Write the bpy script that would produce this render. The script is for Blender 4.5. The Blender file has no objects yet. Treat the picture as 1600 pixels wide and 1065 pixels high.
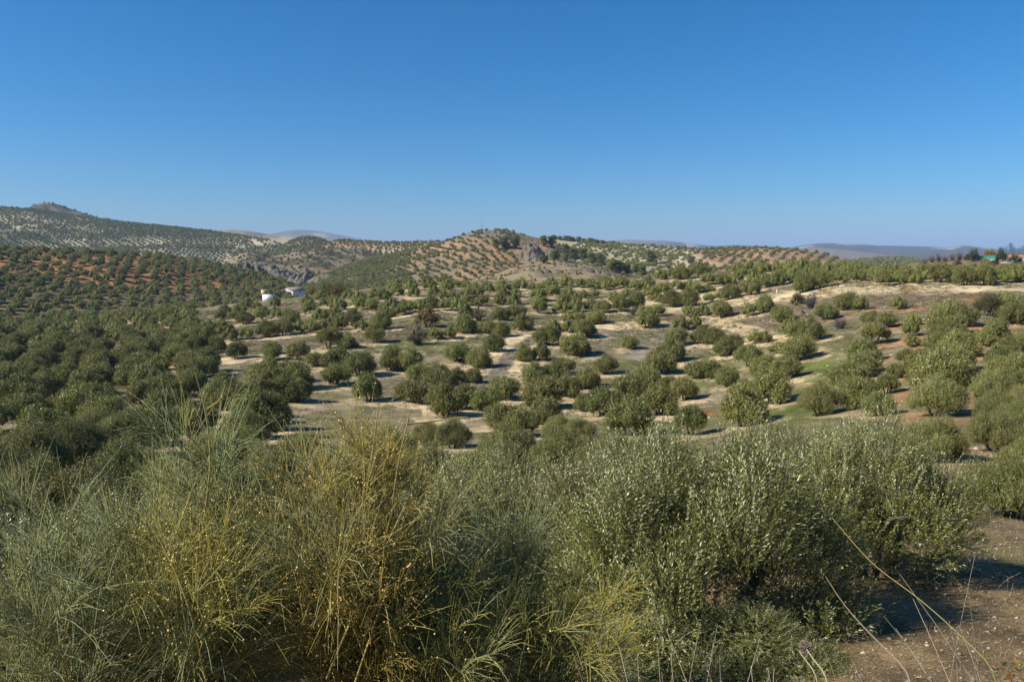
import bpy, math, random
import numpy as np
from mathutils import Vector, kdtree

# ------------------------------------------------------------------ camera, sky, sun, exposure
SC = bpy.context.scene
COL = SC.collection
FPX = 1209.0                     # focal length in pixels of a 1600 px wide picture
HORIZON = 398.0                  # picture row of the eye-level horizon
PITCH = math.atan((532.5 - HORIZON) / FPX)
cam_data = bpy.data.cameras.new('camera')
cam_data.sensor_width = 36.0
cam_data.lens = 36.0 * FPX / 1600.0
cam_data.clip_start = 0.05
cam_data.clip_end = 80000.0
cam = bpy.data.objects.new('camera', cam_data)
COL.objects.link(cam)
cam.location = (0, 0, 0)         # eye level is z = 0
cam.rotation_euler = (math.pi / 2 - PITCH, 0, 0)
SC.camera = cam

SUN_EL = math.radians(37.0)
SUN_AZ = math.radians(-105.0)    # compass angle from +Y (view direction), clockwise positive: left, a little behind
world = bpy.data.worlds.new('World')
SC.world = world
world.use_nodes = True
wn = world.node_tree.nodes
wl = world.node_tree.links
wn.clear()
sky = wn.new('ShaderNodeTexSky')
sky.sky_type = 'NISHITA'
sky.sun_disc = False
sky.sun_elevation = SUN_EL
sky.sun_rotation = SUN_AZ
sky.altitude = 800.0
sky.air_density = 1.0
sky.dust_density = 1.2
sky.ozone_density = 10.0
bg = wn.new('ShaderNodeBackground')
bg.inputs['Strength'].default_value = 0.088
wo = wn.new('ShaderNodeOutputWorld')
vivid = wn.new('ShaderNodeHueSaturation')      # the camera's vivid colour setting
vivid.inputs['Saturation'].default_value = 1.18
vivid.inputs['Hue'].default_value = 0.494
wl.new(sky.outputs[0], vivid.inputs['Color'])
wl.new(vivid.outputs[0], bg.inputs[0])
wl.new(bg.outputs[0], wo.inputs[0])

sun_data = bpy.data.lights.new('sun', 'SUN')
sun_data.energy = 5.0
sun_data.angle = math.radians(0.53)
sun_data.color = (1.0, 0.95, 0.86)
sun = bpy.data.objects.new('sun', sun_data)
COL.objects.link(sun)
to_sun = Vector((math.sin(SUN_AZ) * math.cos(SUN_EL), math.cos(SUN_AZ) * math.cos(SUN_EL), math.sin(SUN_EL)))
sun.rotation_euler = (-to_sun).to_track_quat('-Z', 'Y').to_euler()

SC.view_settings.view_transform = 'Standard'
SC.view_settings.look = 'None'
SC.view_settings.exposure = 0.52
SC.view_settings.gamma = 1.0
SC.view_settings.use_curve_mapping = False
SC.render.engine = 'CYCLES'
SC.cycles.use_denoising = True
SC.cycles.denoiser = 'OPENIMAGEDENOISE'
SC.cycles.denoising_input_passes = 'RGB_ALBEDO_NORMAL'
SC.cycles.denoising_prefilter = 'ACCURATE'
SC.cycles.max_bounces = 4
SC.cycles.diffuse_bounces = 1
SC.cycles.glossy_bounces = 2
SC.cycles.transmission_bounces = 3
SC.cycles.transparent_max_bounces = 4
SC.cycles.volume_bounces = 0
SC.cycles.caustics_reflective = False
SC.cycles.caustics_refractive = False

HAZE = 8.0e-5
rng = np.random.default_rng(7)
random.seed(7)

# ------------------------------------------------------------------ helpers
def pix(u, v):
    """picture position -> (azimuth from +Y, tangent of elevation)"""
    dx = (np.asarray(u, float) - 800.0) / FPX
    dy = -(np.asarray(v, float) - 532.5) / FPX
    cp, sp = math.cos(PITCH), math.sin(PITCH)
    Y = cp + dy * sp
    Z = -sp + dy * cp
    return np.arctan2(dx, Y), Z / np.hypot(dx, Y)

def proj(X, Y, Z):
    cp, sp = math.cos(PITCH), math.sin(PITCH)
    d = Y * cp - Z * sp
    d = np.where(np.abs(d) < 1e-6, 1e-6, d)
    up = Y * sp + Z * cp
    return 800.0 + FPX * X / d, 532.5 - FPX * up / d, d

def _hash(ix, iy, seed):
    n = (ix.astype(np.int64) * 374761393 + iy.astype(np.int64) * 668265263 + seed * 974711) & 0xffffffff
    n = ((n ^ (n >> 13)) * 1274126177) & 0xffffffff
    n = n ^ (n >> 16)
    return (n & 0xffff) / 65535.0

def vnoise(x, y, seed=0):
    x = np.asarray(x, float); y = np.asarray(y, float)
    ix = np.floor(x); iy = np.floor(y)
    fx = x - ix; fy = y - iy
    fx = fx * fx * (3 - 2 * fx); fy = fy * fy * (3 - 2 * fy)
    a = _hash(ix, iy, seed); b = _hash(ix + 1, iy, seed)
    c = _hash(ix, iy + 1, seed); d = _hash(ix + 1, iy + 1, seed)
    return (a + (b - a) * fx) * (1 - fy) + (c + (d - c) * fx) * fy

def fbm(x, y, seed=0, oct=4):
    t = 0.0; a = 0.5; s = 0.0
    for k in range(oct):
        t = t + a * vnoise(x * 2 ** k + 17.3 * k, y * 2 ** k - 9.1 * k, seed + k)
        s += a; a *= 0.5
    return t / s            # 0..1

def smooth(a, b, x):
    t = np.clip((x - a) / (b - a), 0, 1)
    return t * t * (3 - 2 * t)

def pchip(xk, yk, x):
    xk = np.asarray(xk, float); yk = np.asarray(yk, float)
    h = np.diff(xk); dl = np.diff(yk) / h
    m = np.zeros_like(yk)
    m[0] = dl[0]; m[-1] = dl[-1]
    for i in range(1, len(xk) - 1):
        if dl[i - 1] * dl[i] > 0:
            w1 = 2 * h[i] + h[i - 1]; w2 = h[i] + 2 * h[i - 1]
            m[i] = (w1 + w2) / (w1 / dl[i - 1] + w2 / dl[i])
    x = np.clip(x, xk[0], xk[-1])
    i = np.clip(np.searchsorted(xk, x) - 1, 0, len(xk) - 2)
    t = (x - xk[i]) / h[i]
    return ((1 + 2 * t) * (1 - t) ** 2 * yk[i] + t * (1 - t) ** 2 * h[i] * m[i]
            + t * t * (3 - 2 * t) * yk[i + 1] + t * t * (t - 1) * h[i] * m[i + 1])

def mesh_np(name, verts, faces, smooth_shade=False, col=None, mats=(), mat_idx=None):
    """verts (N,3), faces: list of arrays (M,k) -> mesh"""
    me = bpy.data.meshes.new(name)
    verts = np.ascontiguousarray(verts, np.float32)
    if not isinstance(faces, (list, tuple)):
        faces = [faces]
    faces = [np.asarray(f, np.int32) for f in faces if len(f)]
    nl = sum(f.size for f in faces); nf = sum(len(f) for f in faces)
    me.vertices.add(len(verts)); me.vertices.foreach_set('co', verts.ravel())
    me.loops.add(nl)
    me.loops.foreach_set('vertex_index', np.concatenate([f.ravel() for f in faces]))
    me.polygons.add(nf)
    sizes = np.concatenate([np.full(len(f), f.shape[1], np.int32) for f in faces])
    starts = np.concatenate([[0], np.cumsum(sizes)[:-1]]).astype(np.int32)
    me.polygons.foreach_set('loop_start', starts)
    me.polygons.foreach_set('loop_total', sizes)
    if smooth_shade:
        me.polygons.foreach_set('use_smooth', np.ones(nf, bool))
    if mat_idx is not None:
        me.polygons.foreach_set('material_index', np.asarray(mat_idx, np.int32))
    me.update(calc_edges=True)
    if col is not None:
        c = np.ones((len(verts), 4), np.float32); c[:, :3] = col
        at = me.attributes.new('tint', 'FLOAT_COLOR', 'POINT')
        at.data.foreach_set('color', c.ravel())
    for m in mats:
        me.materials.append(m)
    return me

def link(name, me, parent=None, loc=None, rot=None, scale=None):
    o = bpy.data.objects.new(name, me)
    COL.objects.link(o)
    if parent is not None:
        o.parent = parent
    if loc is not None: o.location = loc
    if rot is not None: o.rotation_euler = rot
    if scale is not None: o.scale = scale
    return o

def tag(o, label=None, cat=None, group=None, kind=None):
    if label: o['label'] = label
    if cat: o['category'] = cat
    if group: o['group'] = group
    if kind: o['kind'] = kind
    return o

def unit(v):
    return v / np.maximum(np.linalg.norm(v, axis=-1, keepdims=True), 1e-9)

class Soup:
    """collects numpy pieces of geometry with a tint per vertex"""
    def __init__(self):
        self.v = []; self.q = []; self.t = []; self.c = []; self.n = 0
    def add(self, v, quads=None, tris=None, col=(1, 1, 1)):
        v = np.asarray(v, float).reshape(-1, 3)
        if quads is not None and len(quads): self.q.append(np.asarray(quads) + self.n)
        if tris is not None and len(tris): self.t.append(np.asarray(tris) + self.n)
        c = np.empty((len(v), 3)); c[:] = col
        self.v.append(v); self.c.append(c); self.n += len(v)
    def mesh(self, name, mats=(), smooth_shade=False):
        f = []
        if self.q: f.append(np.concatenate(self.q))
        if self.t: f.append(np.concatenate(self.t))
        return mesh_np(name, np.concatenate(self.v), f, smooth_shade, np.concatenate(self.c), mats)

def tubes(soup, P, R, col, sides=3):
    """P (N,S,3) polylines, R (N,S) radii, col (N,3)"""
    P = np.asarray(P, float); N, S, _ = P.shape
    T = np.gradient(P, axis=1); T = unit(T)
    ref = np.where(np.abs(T[..., 2:3]) > 0.9, np.array([1.0, 0, 0]), np.array([0, 0, 1.0]))
    A = unit(np.cross(T, ref)); B = np.cross(T, A)
    ang = np.arange(sides) * 2 * math.pi / sides
    V = (P[:, :, None, :] + np.asarray(R)[:, :, None, None] *
         (A[:, :, None, :] * np.cos(ang)[None, None, :, None] + B[:, :, None, :] * np.sin(ang)[None, None, :, None]))
    idx = np.arange(N * S * sides).reshape(N, S, sides)
    a = idx[:, :-1]; b = idx[:, 1:]
    q = np.stack([a, np.roll(a, -1, 2), np.roll(b, -1, 2), b], -1).reshape(-1, 4)
    c = np.repeat(np.broadcast_to(np.asarray(col, float), (N, 3)), S * sides, axis=0)
    soup.add(V, quads=q, col=c)

def leaves(soup, P, D, Nn, L, W, col, fold=0.0):
    """rhombic / lanceolate leaf blades: base P, direction D, face normal Nn"""
    P = np.asarray(P, float); D = unit(np.asarray(D, float))
    S = unit(np.cross(D, Nn)); Nn = np.cross(S, D)
    L = np.broadcast_to(np.asarray(L, float), (len(P),))[:, None]; W = np.broadcast_to(np.asarray(W, float), (len(P),))[:, None]
    v0 = P; v2 = P + D * L
    m = P + D * L * 0.45
    v1 = m + S * W * 0.5 + Nn * L * fold
    v3 = m - S * W * 0.5 + Nn * L * fold
    V = np.stack([v0, v1, v2, v3], 1).reshape(-1, 3)
    q = np.arange(len(P) * 4).reshape(-1, 4)
    soup.add(V, quads=q, col=np.repeat(np.broadcast_to(col, (len(P), 3)), 4, axis=0))

def icosphere(sub):
    import bmesh
    bm = bmesh.new(); bmesh.ops.create_icosphere(bm, subdivisions=sub, radius=1.0)
    v = np.array([p.co[:] for p in bm.verts]); f = np.array([[q.index for q in p.verts] for p in bm.faces])
    bm.free(); return v, f
ICO1 = icosphere(1); ICO2 = icosphere(2); ICO3 = icosphere(3); ICO4 = icosphere(4)

def box_mesh(soup, lo, hi, col=(1, 1, 1)):
    x0, y0, z0 = lo; x1, y1, z1 = hi
    v = [(x0, y0, z0), (x1, y0, z0), (x1, y1, z0), (x0, y1, z0), (x0, y0, z1), (x1, y0, z1), (x1, y1, z1), (x0, y1, z1)]
    q = [(0, 3, 2, 1), (4, 5, 6, 7), (0, 1, 5, 4), (1, 2, 6, 5), (2, 3, 7, 6), (3, 0, 4, 7)]
    soup.add(v, quads=q, col=col)

# ------------------------------------------------------------------ materials
def new_mat(name):
    m = bpy.data.materials.new(name); m.use_nodes = True
    nt = m.node_tree; nt.nodes.clear()
    out = nt.nodes.new('ShaderNodeOutputMaterial')
    return m, nt, out

def foliage_mat(name, mult=(1, 1, 1), trans=0.22, rough=0.5, spec=0.35, vary=0.24):
    m, nt, out = new_mat(name)
    n = nt.nodes; l = nt.links
    at = n.new('ShaderNodeAttribute'); at.attribute_name = 'tint'
    oi = n.new('ShaderNodeObjectInfo')
    hsv = n.new('ShaderNodeHueSaturation')
    mr = n.new('ShaderNodeMapRange'); mr.inputs[3].default_value = 1 - vary; mr.inputs[4].default_value = 1 + vary
    l.new(oi.outputs['Random'], mr.inputs[0]); l.new(mr.outputs[0], hsv.inputs['Value'])
    wn_ = n.new('ShaderNodeTexWhiteNoise'); wn_.noise_dimensions = '1D'; l.new(oi.outputs['Random'], wn_.inputs['W'])
    mh = n.new('ShaderNodeMapRange'); mh.inputs[3].default_value = 0.485; mh.inputs[4].default_value = 0.515
    l.new(wn_.outputs['Value'], mh.inputs[0]); l.new(mh.outputs[0], hsv.inputs['Hue'])
    mx = n.new('ShaderNodeMix'); mx.data_type = 'RGBA'; mx.blend_type = 'MULTIPLY'; mx.inputs[0].default_value = 1
    mx.inputs[7].default_value = (*mult, 1)
    l.new(at.outputs['Color'], mx.inputs[6]); l.new(mx.outputs[2], hsv.inputs['Color'])
    bs = n.new('ShaderNodeBsdfPrincipled'); bs.inputs['Roughness'].default_value = rough
    bs.inputs['Specular IOR Level'].default_value = spec
    l.new(hsv.outputs[0], bs.inputs['Base Color'])
    if trans > 0:
        tr = n.new('ShaderNodeBsdfTranslucent'); l.new(hsv.outputs[0], tr.inputs[0])
        ms = n.new('ShaderNodeMixShader'); ms.inputs[0].default_value = trans
        l.new(bs.outputs[0], ms.inputs[1]); l.new(tr.outputs[0], ms.inputs[2]); l.new(ms.outputs[0], out.inputs[0])
    else:
        l.new(bs.outputs[0], out.inputs[0])
    return m

def rough_mat(name, c, c2=None, scale=3.0, rough=0.9, bump=0.0, spec=0.2, coord='Object'):
    m, nt, out = new_mat(name)
    n = nt.nodes; l = nt.links
    tc = n.new('ShaderNodeTexCoord')
    no = n.new('ShaderNodeTexNoise'); no.inputs['Scale'].default_value = scale; no.inputs['Detail'].default_value = 6
    no.inputs['Roughness'].default_value = 0.65
    l.new(tc.outputs[coord], no.inputs['Vector'])
    rp = n.new('ShaderNodeValToRGB')
    rp.color_ramp.elements[0].position = 0.32; rp.color_ramp.elements[1].position = 0.68
    rp.color_ramp.elements[0].color = (*(c2 or [x * 0.7 for x in c]), 1); rp.color_ramp.elements[1].color = (*c, 1)
    l.new(no.outputs[0], rp.inputs[0])
    bs = n.new('ShaderNodeBsdfPrincipled'); bs.inputs['Roughness'].default_value = rough
    bs.inputs['Specular IOR Level'].default_value = spec
    l.new(rp.outputs[0], bs.inputs['Base Color'])
    if bump:
        b = n.new('ShaderNodeBump'); b.inputs['Strength'].default_value = bump; b.inputs['Distance'].default_value = 0.1
        l.new(no.outputs[0], b.inputs['Height']); l.new(b.outputs[0], bs.inputs['Normal'])
    l.new(bs.outputs[0], out.inputs[0])
    return m

M_OLIVE = foliage_mat('olive_leaf', mult=(1.12, 1.10, 1.02), trans=0.10, rough=0.6, spec=0.2)
M_OLIVE_NEAR = foliage_mat('olive_leaf_near', mult=(1.16, 1.16, .92), trans=0.10, rough=0.42, spec=0.5, vary=0.1)
M_PINE = foliage_mat('pine_needles', trans=0.1, rough=0.6, spec=0.2, vary=0.25)
M_SHRUB = foliage_mat('dry_shrub', trans=0.15, rough=0.7, spec=0.15, vary=0.15)
M_BROOM = foliage_mat('broom_twigs', trans=0.1, rough=0.6, spec=0.25, vary=0.05)
M_BARK = rough_mat('bark', (0.16, 0.125, 0.09), (0.07, 0.055, 0.04), 9.0, 0.9, 0.6)
M_STONE = rough_mat('limestone', (0.24, 0.195, 0.14), (0.10, 0.08, 0.055), 0.35, 0.95, 0.8)
M_PALESTONE = rough_mat('pale_stone', (0.52, 0.48, 0.40), (0.27, 0.24, 0.19), 2.0, 0.95, 0.5)
# ------------------------------------------------------------------ terrain
NEAR0 = [(0.3, -1.6), (2, -1.7), (3.5, -2.7)]
COLS = {   # picture column -> (distance, height relative to the eye)
    0: NEAR0 + [(7.2, -4.9), (14, -7.0), (22, -8.8), (34, -10.6), (50, -12.3), (62, -13.6), (82, -15.2), (108, -16.4), (145, -17.6),
                (190, -19.2), (240, -21.2), (310, -23.5), (345, -24), (450, -30), (700, -45)],
    200: NEAR0 + [(7.2, -4.9), (14, -7.0), (22, -8.9), (34, -10.8), (52, -12.8), (75, -14.9), (98, -16.2), (125, -17.0), (160, -17.8),
                  (200, -18.8), (250, -20.2), (310, -22.5), (345, -24), (450, -32), (700, -47)],
    400: NEAR0 + [(7.2, -4.9), (14, -7.0), (22, -9.0), (34, -11.0), (55, -13.6), (88, -16.3), (108, -16.6), (135, -16.5), (165, -16.5),
                  (200, -16.7), (240, -16.9), (275, -16.5), (292, -16.4), (330, -22), (380, -30), (700, -50)],
    650: NEAR0 + [(7.2, -4.9), (14, -6.9), (22, -8.9), (34, -11.2), (45, -12.8), (60, -14.8), (75, -16.5), (90, -17.0), (108, -16.8),
                  (128, -15.6), (145, -14.6), (175, -13.2), (200, -11.6), (230, -10.1), (265, -9.4), (300, -13), (380, -28), (700, -50)],
    900: NEAR0 + [(7.2, -4.7), (14, -6.7), (22, -8.7), (34, -11.0), (45, -12.7), (60, -14.7), (75, -16.5), (92, -17.0), (108, -16.7),
                  (128, -15.5), (145, -14.4), (175, -13.2), (200, -11.0), (225, -8.8), (245, -8.2), (300, -12), (380, -24), (700, -48)],
    1100: NEAR0 + [(7.2, -4.2), (10, -4.9), (14, -5.8), (22, -7.8), (34, -10.2), (45, -12.1), (60, -14.0), (72, -15.2), (100, -16.3), (128, -15.0),
                   (160, -13.0), (185, -11.0), (205, -7.4), (235, -5.3), (265, -6), (320, -14), (400, -28), (700, -48)],
    1300: NEAR0 + [(7.2, -3.8), (10, -4.4), (14, -5.15), (22, -6.7), (34, -8.9), (52, -10.8), (75, -12.5), (98, -12.3), (130, -10.9), (148, -9.5),
                   (165, -7.0), (185, -5.9), (215, -4.8), (260, -4.4), (320, -7), (420, -22), (700, -45)],
    1500: NEAR0 + [(7.2, -3.65), (9, -4.0), (12.6, -4.65), (14, -4.9), (20, -5.95), (34, -8.0), (52, -9.5), (66, -10.0), (85, -10.0), (105, -9.7),
                   (125, -8.6), (140, -7.2), (160, -5.5), (190, -4.3), (250, -3.7), (330, -3.9), (420, -8), (700, -35)],
    1800: NEAR0 + [(7.2, -3.6), (9, -3.95), (12.6, -4.6), (14, -4.85), (20, -5.9), (34, -7.9), (52, -9.2), (66, -9.6), (85, -9.7), (105, -9.4),
                   (125, -8.4), (140, -7.0), (160, -5.4), (190, -4.2), (250, -3.5), (330, -3.6), (420, -7), (700, -30)],
}
FAR_TAIL = [(2000, -75), (5000, -110), (30000, -120)]
# hills: ridge points (column, row, distance), then foot distance and foot height, convexity, fall-off behind
HILLS = [
    ('red_hill', [(-300, 392, 540), (0, 391, 540), (100, 393, 540), (200, 399, 550), (260, 401, 560), (330, 414, 560), (400, 429, 560), (440, 440, 560), (490, 470, 560), (560, 540, 560)], 348, -25, 1.15, 0.22),
    ('left_ridge', [(-300, 335, 1900), (0, 321, 1900), (60, 327, 1900), (100, 334, 1880), (150, 341, 1850), (200, 348, 1800), (300, 358, 1700), (400, 371, 1550), (430, 377, 1500), (470, 396, 1500), (520, 425, 1500), (700, 500, 1500)], 1100, -45, 1.1, 0.2),
    ('rocky_top', [(-300, 420, 2150), (20, 345, 2150), (42, 326, 2150), (52, 320, 2150), (62, 318, 2150), (78, 318, 2150), (98, 321, 2150), (130, 332, 2150), (160, 344, 2150), (220, 370, 2150), (400, 430, 2150)], 1800, 40, 1.3, 0.3),
    ('gorge_hill', [(250, 470, 950), (340, 425, 950), (368, 398, 940), (390, 393, 930), (420, 397, 930), (450, 396, 950), (480, 390, 960), (520, 386, 980), (560, 390, 980), (600, 397, 980), (660, 410, 980), (760, 440, 980)], 640, -48, 1.2, 0.3),
    ('round_hill', [(300, 440, 1350), (420, 402, 1350), (440, 386, 1350), (460, 374, 1350), (480, 370, 1350), (500, 373, 1350), (520, 382, 1350), (560, 398, 1350), (640, 430, 1350)], 1050, -25, 1.4, 0.3),
    ('back_rows', [(420, 420, 1150), (500, 384, 1150), (530, 375, 1150), (560, 377, 1150), (600, 380, 1150), (640, 379, 1150), (680, 377, 1150), (720, 380, 1150), (800, 400, 1150), (900, 430, 1150)], 900, -20, 1.2, 0.25),
    ('peak_hill', [(440, 470, 790), (480, 440, 790), (520, 426, 790), (560, 412, 790), (600, 402, 790), (640, 391, 790), (680, 383, 795), (700, 377, 800), (720, 369, 800), (740, 362, 800), (760, 359, 800), (790, 360, 800), (810, 364, 800), (830, 369, 800), (850, 375, 800), (880, 384, 790), (920, 398, 780), (970, 415, 780), (1060, 450, 780)], 520, -30, 1.1, 0.35),
    ('pine_knoll', [(640, 470, 470), (700, 446, 470), (740, 436, 470), (780, 426, 470), (810, 416, 470), (840, 409, 470), (865, 406, 470), (885, 406, 470), (920, 412, 470), (960, 423, 470), (990, 429, 470), (1030, 438, 470), (1100, 460, 470)], 345, -15, 1.25, 0.3),
    ('row_ridge', [(868, 410, 900), (890, 388, 900), (915, 378, 900), (950, 380, 900), (1000, 385, 880), (1060, 388, 850), (1100, 389, 820), (1150, 388, 800), (1200, 387, 800), (1250, 391, 790), (1290, 397, 780), (1310, 404, 770), (1350, 416, 770), (1450, 440, 770)], 480, -24, 1.05, 0.22),
    ('back_shoulder', [(780, 392, 1050), (820, 376, 1050), (850, 373, 1050), (880, 375, 1050), (920, 378, 1050), (950, 381, 1050), (1000, 392, 1050)], 860, -10, 1.1, 0.25),
    ('farm_knoll', [(1330, 430, 330), (1400, 416, 330), (1440, 409, 330), (1480, 405, 330), (1520, 403, 330), (1600, 402, 330), (1900, 400, 330)], 262, -4.6, 1.2, 0.12),
    ('wooded_hill', [(1240, 420, 1600), (1300, 412, 1600), (1350, 407, 1600), (1390, 404, 1600), (1430, 406, 1600), (1480, 414, 1600), (1600, 425, 1600)], 1100, -70, 1.3, 0.2),
    ('cream_fields', [(280, 400, 2700), (330, 378, 2700), (370, 369, 2700), (420, 365, 2700), (450, 368, 2700), (500, 374, 2700), (560, 380, 2700), (640, 390, 2700), (800, 410, 2700)], 2000, -60, 1.1, 0.15),
    ('far_brown', [(200, 390, 4500), (300, 372, 4500), (340, 360, 4500), (370, 358, 4500), (400, 361, 4500), (430, 366, 4500), (520, 385, 4500), (700, 400, 4500)], 3200, -90, 1.2, 0.12),
    ('far_blue', [(250, 400, 9000), (400, 370, 9000), (440, 361, 9000), (462, 357, 9000), (500, 360, 9000), (540, 368, 9000), (570, 374, 9000), (620, 378, 9000), (700, 380, 9000), (760, 385, 9000), (900, 395, 9000)], 5600, -100, 1.2, 0.1),
    ('far_middle', [(800, 398, 8000), (900, 385, 8000), (950, 376, 8000), (980, 374, 8000), (1040, 376, 8000), (1080, 381, 8000), (1120, 384, 8000), (1150, 382, 8000), (1190, 385, 8000), (1240, 388, 8000), (1350, 396, 8000)], 5000, -100, 1.2, 0.1),
    ('far_right', [(1100, 398, 9500), (1180, 389, 9500), (1230, 388, 9500), (1260, 383, 9500), (1290, 380, 9500), (1320, 381, 9500), (1360, 383, 9500), (1400, 384, 9500), (1440, 385, 9500), (1480, 387, 9500), (1500, 384, 9500), (1515, 383, 9500), (1535, 387, 9500), (1600, 392, 9500), (1900, 390, 9500)], 2600, -100, 1.35, 0.1),
    ('horizon', [(-300, 391, 17000), (300, 392, 17000), (800, 390, 17000), (1200, 391, 17000), (1900, 391, 17000)], 11000, -120, 1.0, 0.05),
]
HNAME = ['orchard'] + [h[0] for h in HILLS]

def seg(a, b, n):
    return np.linspace(a, b, n, endpoint=False)
RR = np.concatenate([seg(0.3, 4, 20), seg(4, 16, 90), seg(16, 45, 80), seg(45, 275, 290), seg(275, 1000, 170), seg(1000, 2300, 80),
                     np.geomspace(2300, 22000, 62)])
AZD = math.radians(37.5)
dense = np.linspace(-AZD, AZD, 641)
side = AZD + (math.pi - AZD) * (np.linspace(0, 1, 29)[1:] ** 1.5)
AZ = np.concatenate([-side[::-1][1:], dense, side])          # last column is +pi (seam closes onto first through faces)
NR, NA = len(RR), len(AZ)

cu = np.array(sorted(COLS))
caz = pix(cu, np.full(len(cu), 470.0))[0]
ZC = np.stack([pchip(*np.array(COLS[u] + FAR_TAIL).T, RR) for u in cu], 1)      # rows x columns
Zb = np.stack([np.interp(AZ, caz, ZC[i]) for i in range(NR)])
ker = np.exp(-0.5 * (np.arange(-30, 31) / 12.0) ** 2); ker /= ker.sum()
mid = slice(len(side) - 1, len(side) - 1 + len(dense))
pad = np.pad(Zb[:, mid], ((0, 0), (30, 30)), mode='edge')
Zb[:, mid] = np.apply_along_axis(lambda a: np.convolve(a, ker, 'valid'), 1, pad)
back = -1.6 + np.minimum(RR, 120) * 0.02 - np.maximum(RR - 150, 0) * 0.03
back = np.maximum(back, -120)
wb = smooth(math.radians(50), math.radians(95), np.abs(AZ))
Zb = Zb * (1 - wb) + back[:, None] * wb
GX = RR[:, None] * np.sin(AZ)[None]; GY = RR[:, None] * np.cos(AZ)[None]
Z = Zb.copy(); LAY = np.zeros(Z.shape, np.int32)
R2 = np.broadcast_to(RR[:, None], Z.shape)
for k, (nm, pts, rf, zf, pw, fall) in enumerate(HILLS):
    pts = list(pts)
    if pts[0][0] > -200: pts = [(pts[0][0] - 160, 1000, pts[0][2])] + pts
    if pts[-1][0] < 1800: pts = pts + [(pts[-1][0] + 160, 1000, pts[-1][2])]
    p = np.array(pts, float)
    a, e = pix(p[:, 0], p[:, 1])
    rr_ = np.interp(AZ, a, p[:, 2]); zr = rr_ * np.interp(AZ, a, e)
    kk = np.ones(9) / 9
    zr[mid] = np.convolve(np.pad(zr[mid], 4, mode='edge'), kk, 'valid')
    zr = np.where(np.abs(AZ) > math.radians(80), -400.0, zr)
    rf_ = rf * np.ones_like(rr_)
    # crooked ridges and feet
    wob = (fbm(AZ * 14, AZ * 0 + k, 40 + k, 3) - 0.5)
    rr_ = rr_ * (1 + 0.05 * wob)
    s = (R2 - rf_) / (rr_ - rf_)
    zfA = np.minimum(zf, zr - 3)
    front = zfA + (zr - zfA) * np.where(s > 0, 1 - np.abs(1 - np.clip(s, 0, 1)) ** pw, 0) + 0.5 * np.minimum(R2 - rf_, 0)
    dr = np.maximum(R2 - rr_, 0); Lr = 0.05 * rr_
    h = np.where(R2 <= rr_, front, zr - fall * dr * dr / (dr + Lr))
    # gullies and bumps, larger on larger hills
    lam = rf * 0.16
    am = (zr - zfA) * 0.16
    edge = smooth(0.0, 0.35, s) * smooth(1.0, 0.55, np.clip(s, 0, 2))
    h = h + am * (fbm(GX / lam, GY / lam, 60 + k, 4) - 0.5) * 2 * (0.25 + edge)
    if nm in ('rocky_top', 'gorge_hill'):
        h = h + am * 0.6 * (np.abs(fbm(GX / (lam * .3), GY / (lam * .3), 90 + k, 5) - 0.5) * 2 - .2) * smooth(0.05, .3, s)
    if nm == 'rocky_top':
        h = h + 7 * (np.abs(fbm(GX / 45, GY / 45, 97, 4) - .5) * 2 - .25) * smooth(.2, .7, s) * (zr > 60)
    if nm in ('pine_knoll', 'peak_hill', 'row_ridge', 'red_hill'):
        h = h + 2.2 * (fbm(GX / 16, GY / 16, 120 + k, 4) - .5) * smooth(.05, .3, s) + 3.0 * (np.abs(fbm(GX / 45, GY / 45, 130 + k, 3) - .5) * 2 - .3) * smooth(.1, .4, s) * smooth(1.0, .8, np.clip(s, 0, 2))
    m = h > Z
    Z = np.where(m, h, Z); LAY = np.where(m, k + 1, LAY)
# small relief on the near ground
nearw = smooth(3, 12, R2) * smooth(420, 250, R2)
Z = Z + nearw * ((fbm(GX / 14, GY / 14, 3, 4) - 0.5) * np.minimum(R2 * 0.006, 0.9) + (fbm(GX / 2.5, GY / 2.5, 5, 3) - 0.5) * 0.16)
Z = Z + smooth(1.5, 5, R2) * smooth(40, 15, R2) * (fbm(GX / .45, GY / .45, 8, 3) - 0.5) * 0.07

def gidx(az, r):
    fi = np.interp(r, RR, np.arange(NR)); fj = np.interp(az, AZ, np.arange(NA))
    i = np.clip(fi.astype(int), 0, NR - 2); j = np.clip(fj.astype(int), 0, NA - 2)
    return i, j, fi - i, fj - j

def ground(x, y):
    x = np.atleast_1d(np.asarray(x, float)); y = np.atleast_1d(np.asarray(y, float))
    i, j, a, b = gidx(np.arctan2(x, y), np.hypot(x, y))
    return (Z[i, j] * (1 - a) * (1 - b) + Z[i + 1, j] * a * (1 - b) + Z[i, j + 1] * (1 - a) * b + Z[i + 1, j + 1] * a * b)

def layer_at(x, y):
    i, j, a, b = gidx(np.arctan2(x, y), np.hypot(x, y))
    return LAY[i, j]

def hit(u, v, rmin=5.0):
    """where the line of sight through a picture position meets the ground"""
    az, te = pix(u, v); az = float(az); te = float(te)
    fj = np.interp(az, AZ, np.arange(NA)); j = min(int(fj), NA - 2); b = fj - j
    zc = Z[:, j] * (1 - b) + Z[:, j + 1] * b
    below = (RR * te <= zc) & (RR > rmin)
    if not below.any():
        i = NR - 1
        r = RR[i]
    else:
        i = int(np.argmax(below))
        d0 = RR[i - 1] * te - zc[i - 1]; d1 = RR[i] * te - zc[i]
        t = d0 / (d0 - d1) if d0 > 0 and d0 != d1 else 1.0
        r = RR[i - 1] + (RR[i] - RR[i - 1]) * t
    x, y = r * math.sin(az), r * math.cos(az)
    return x, y, float(ground(x, y)[0]), r

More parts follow.
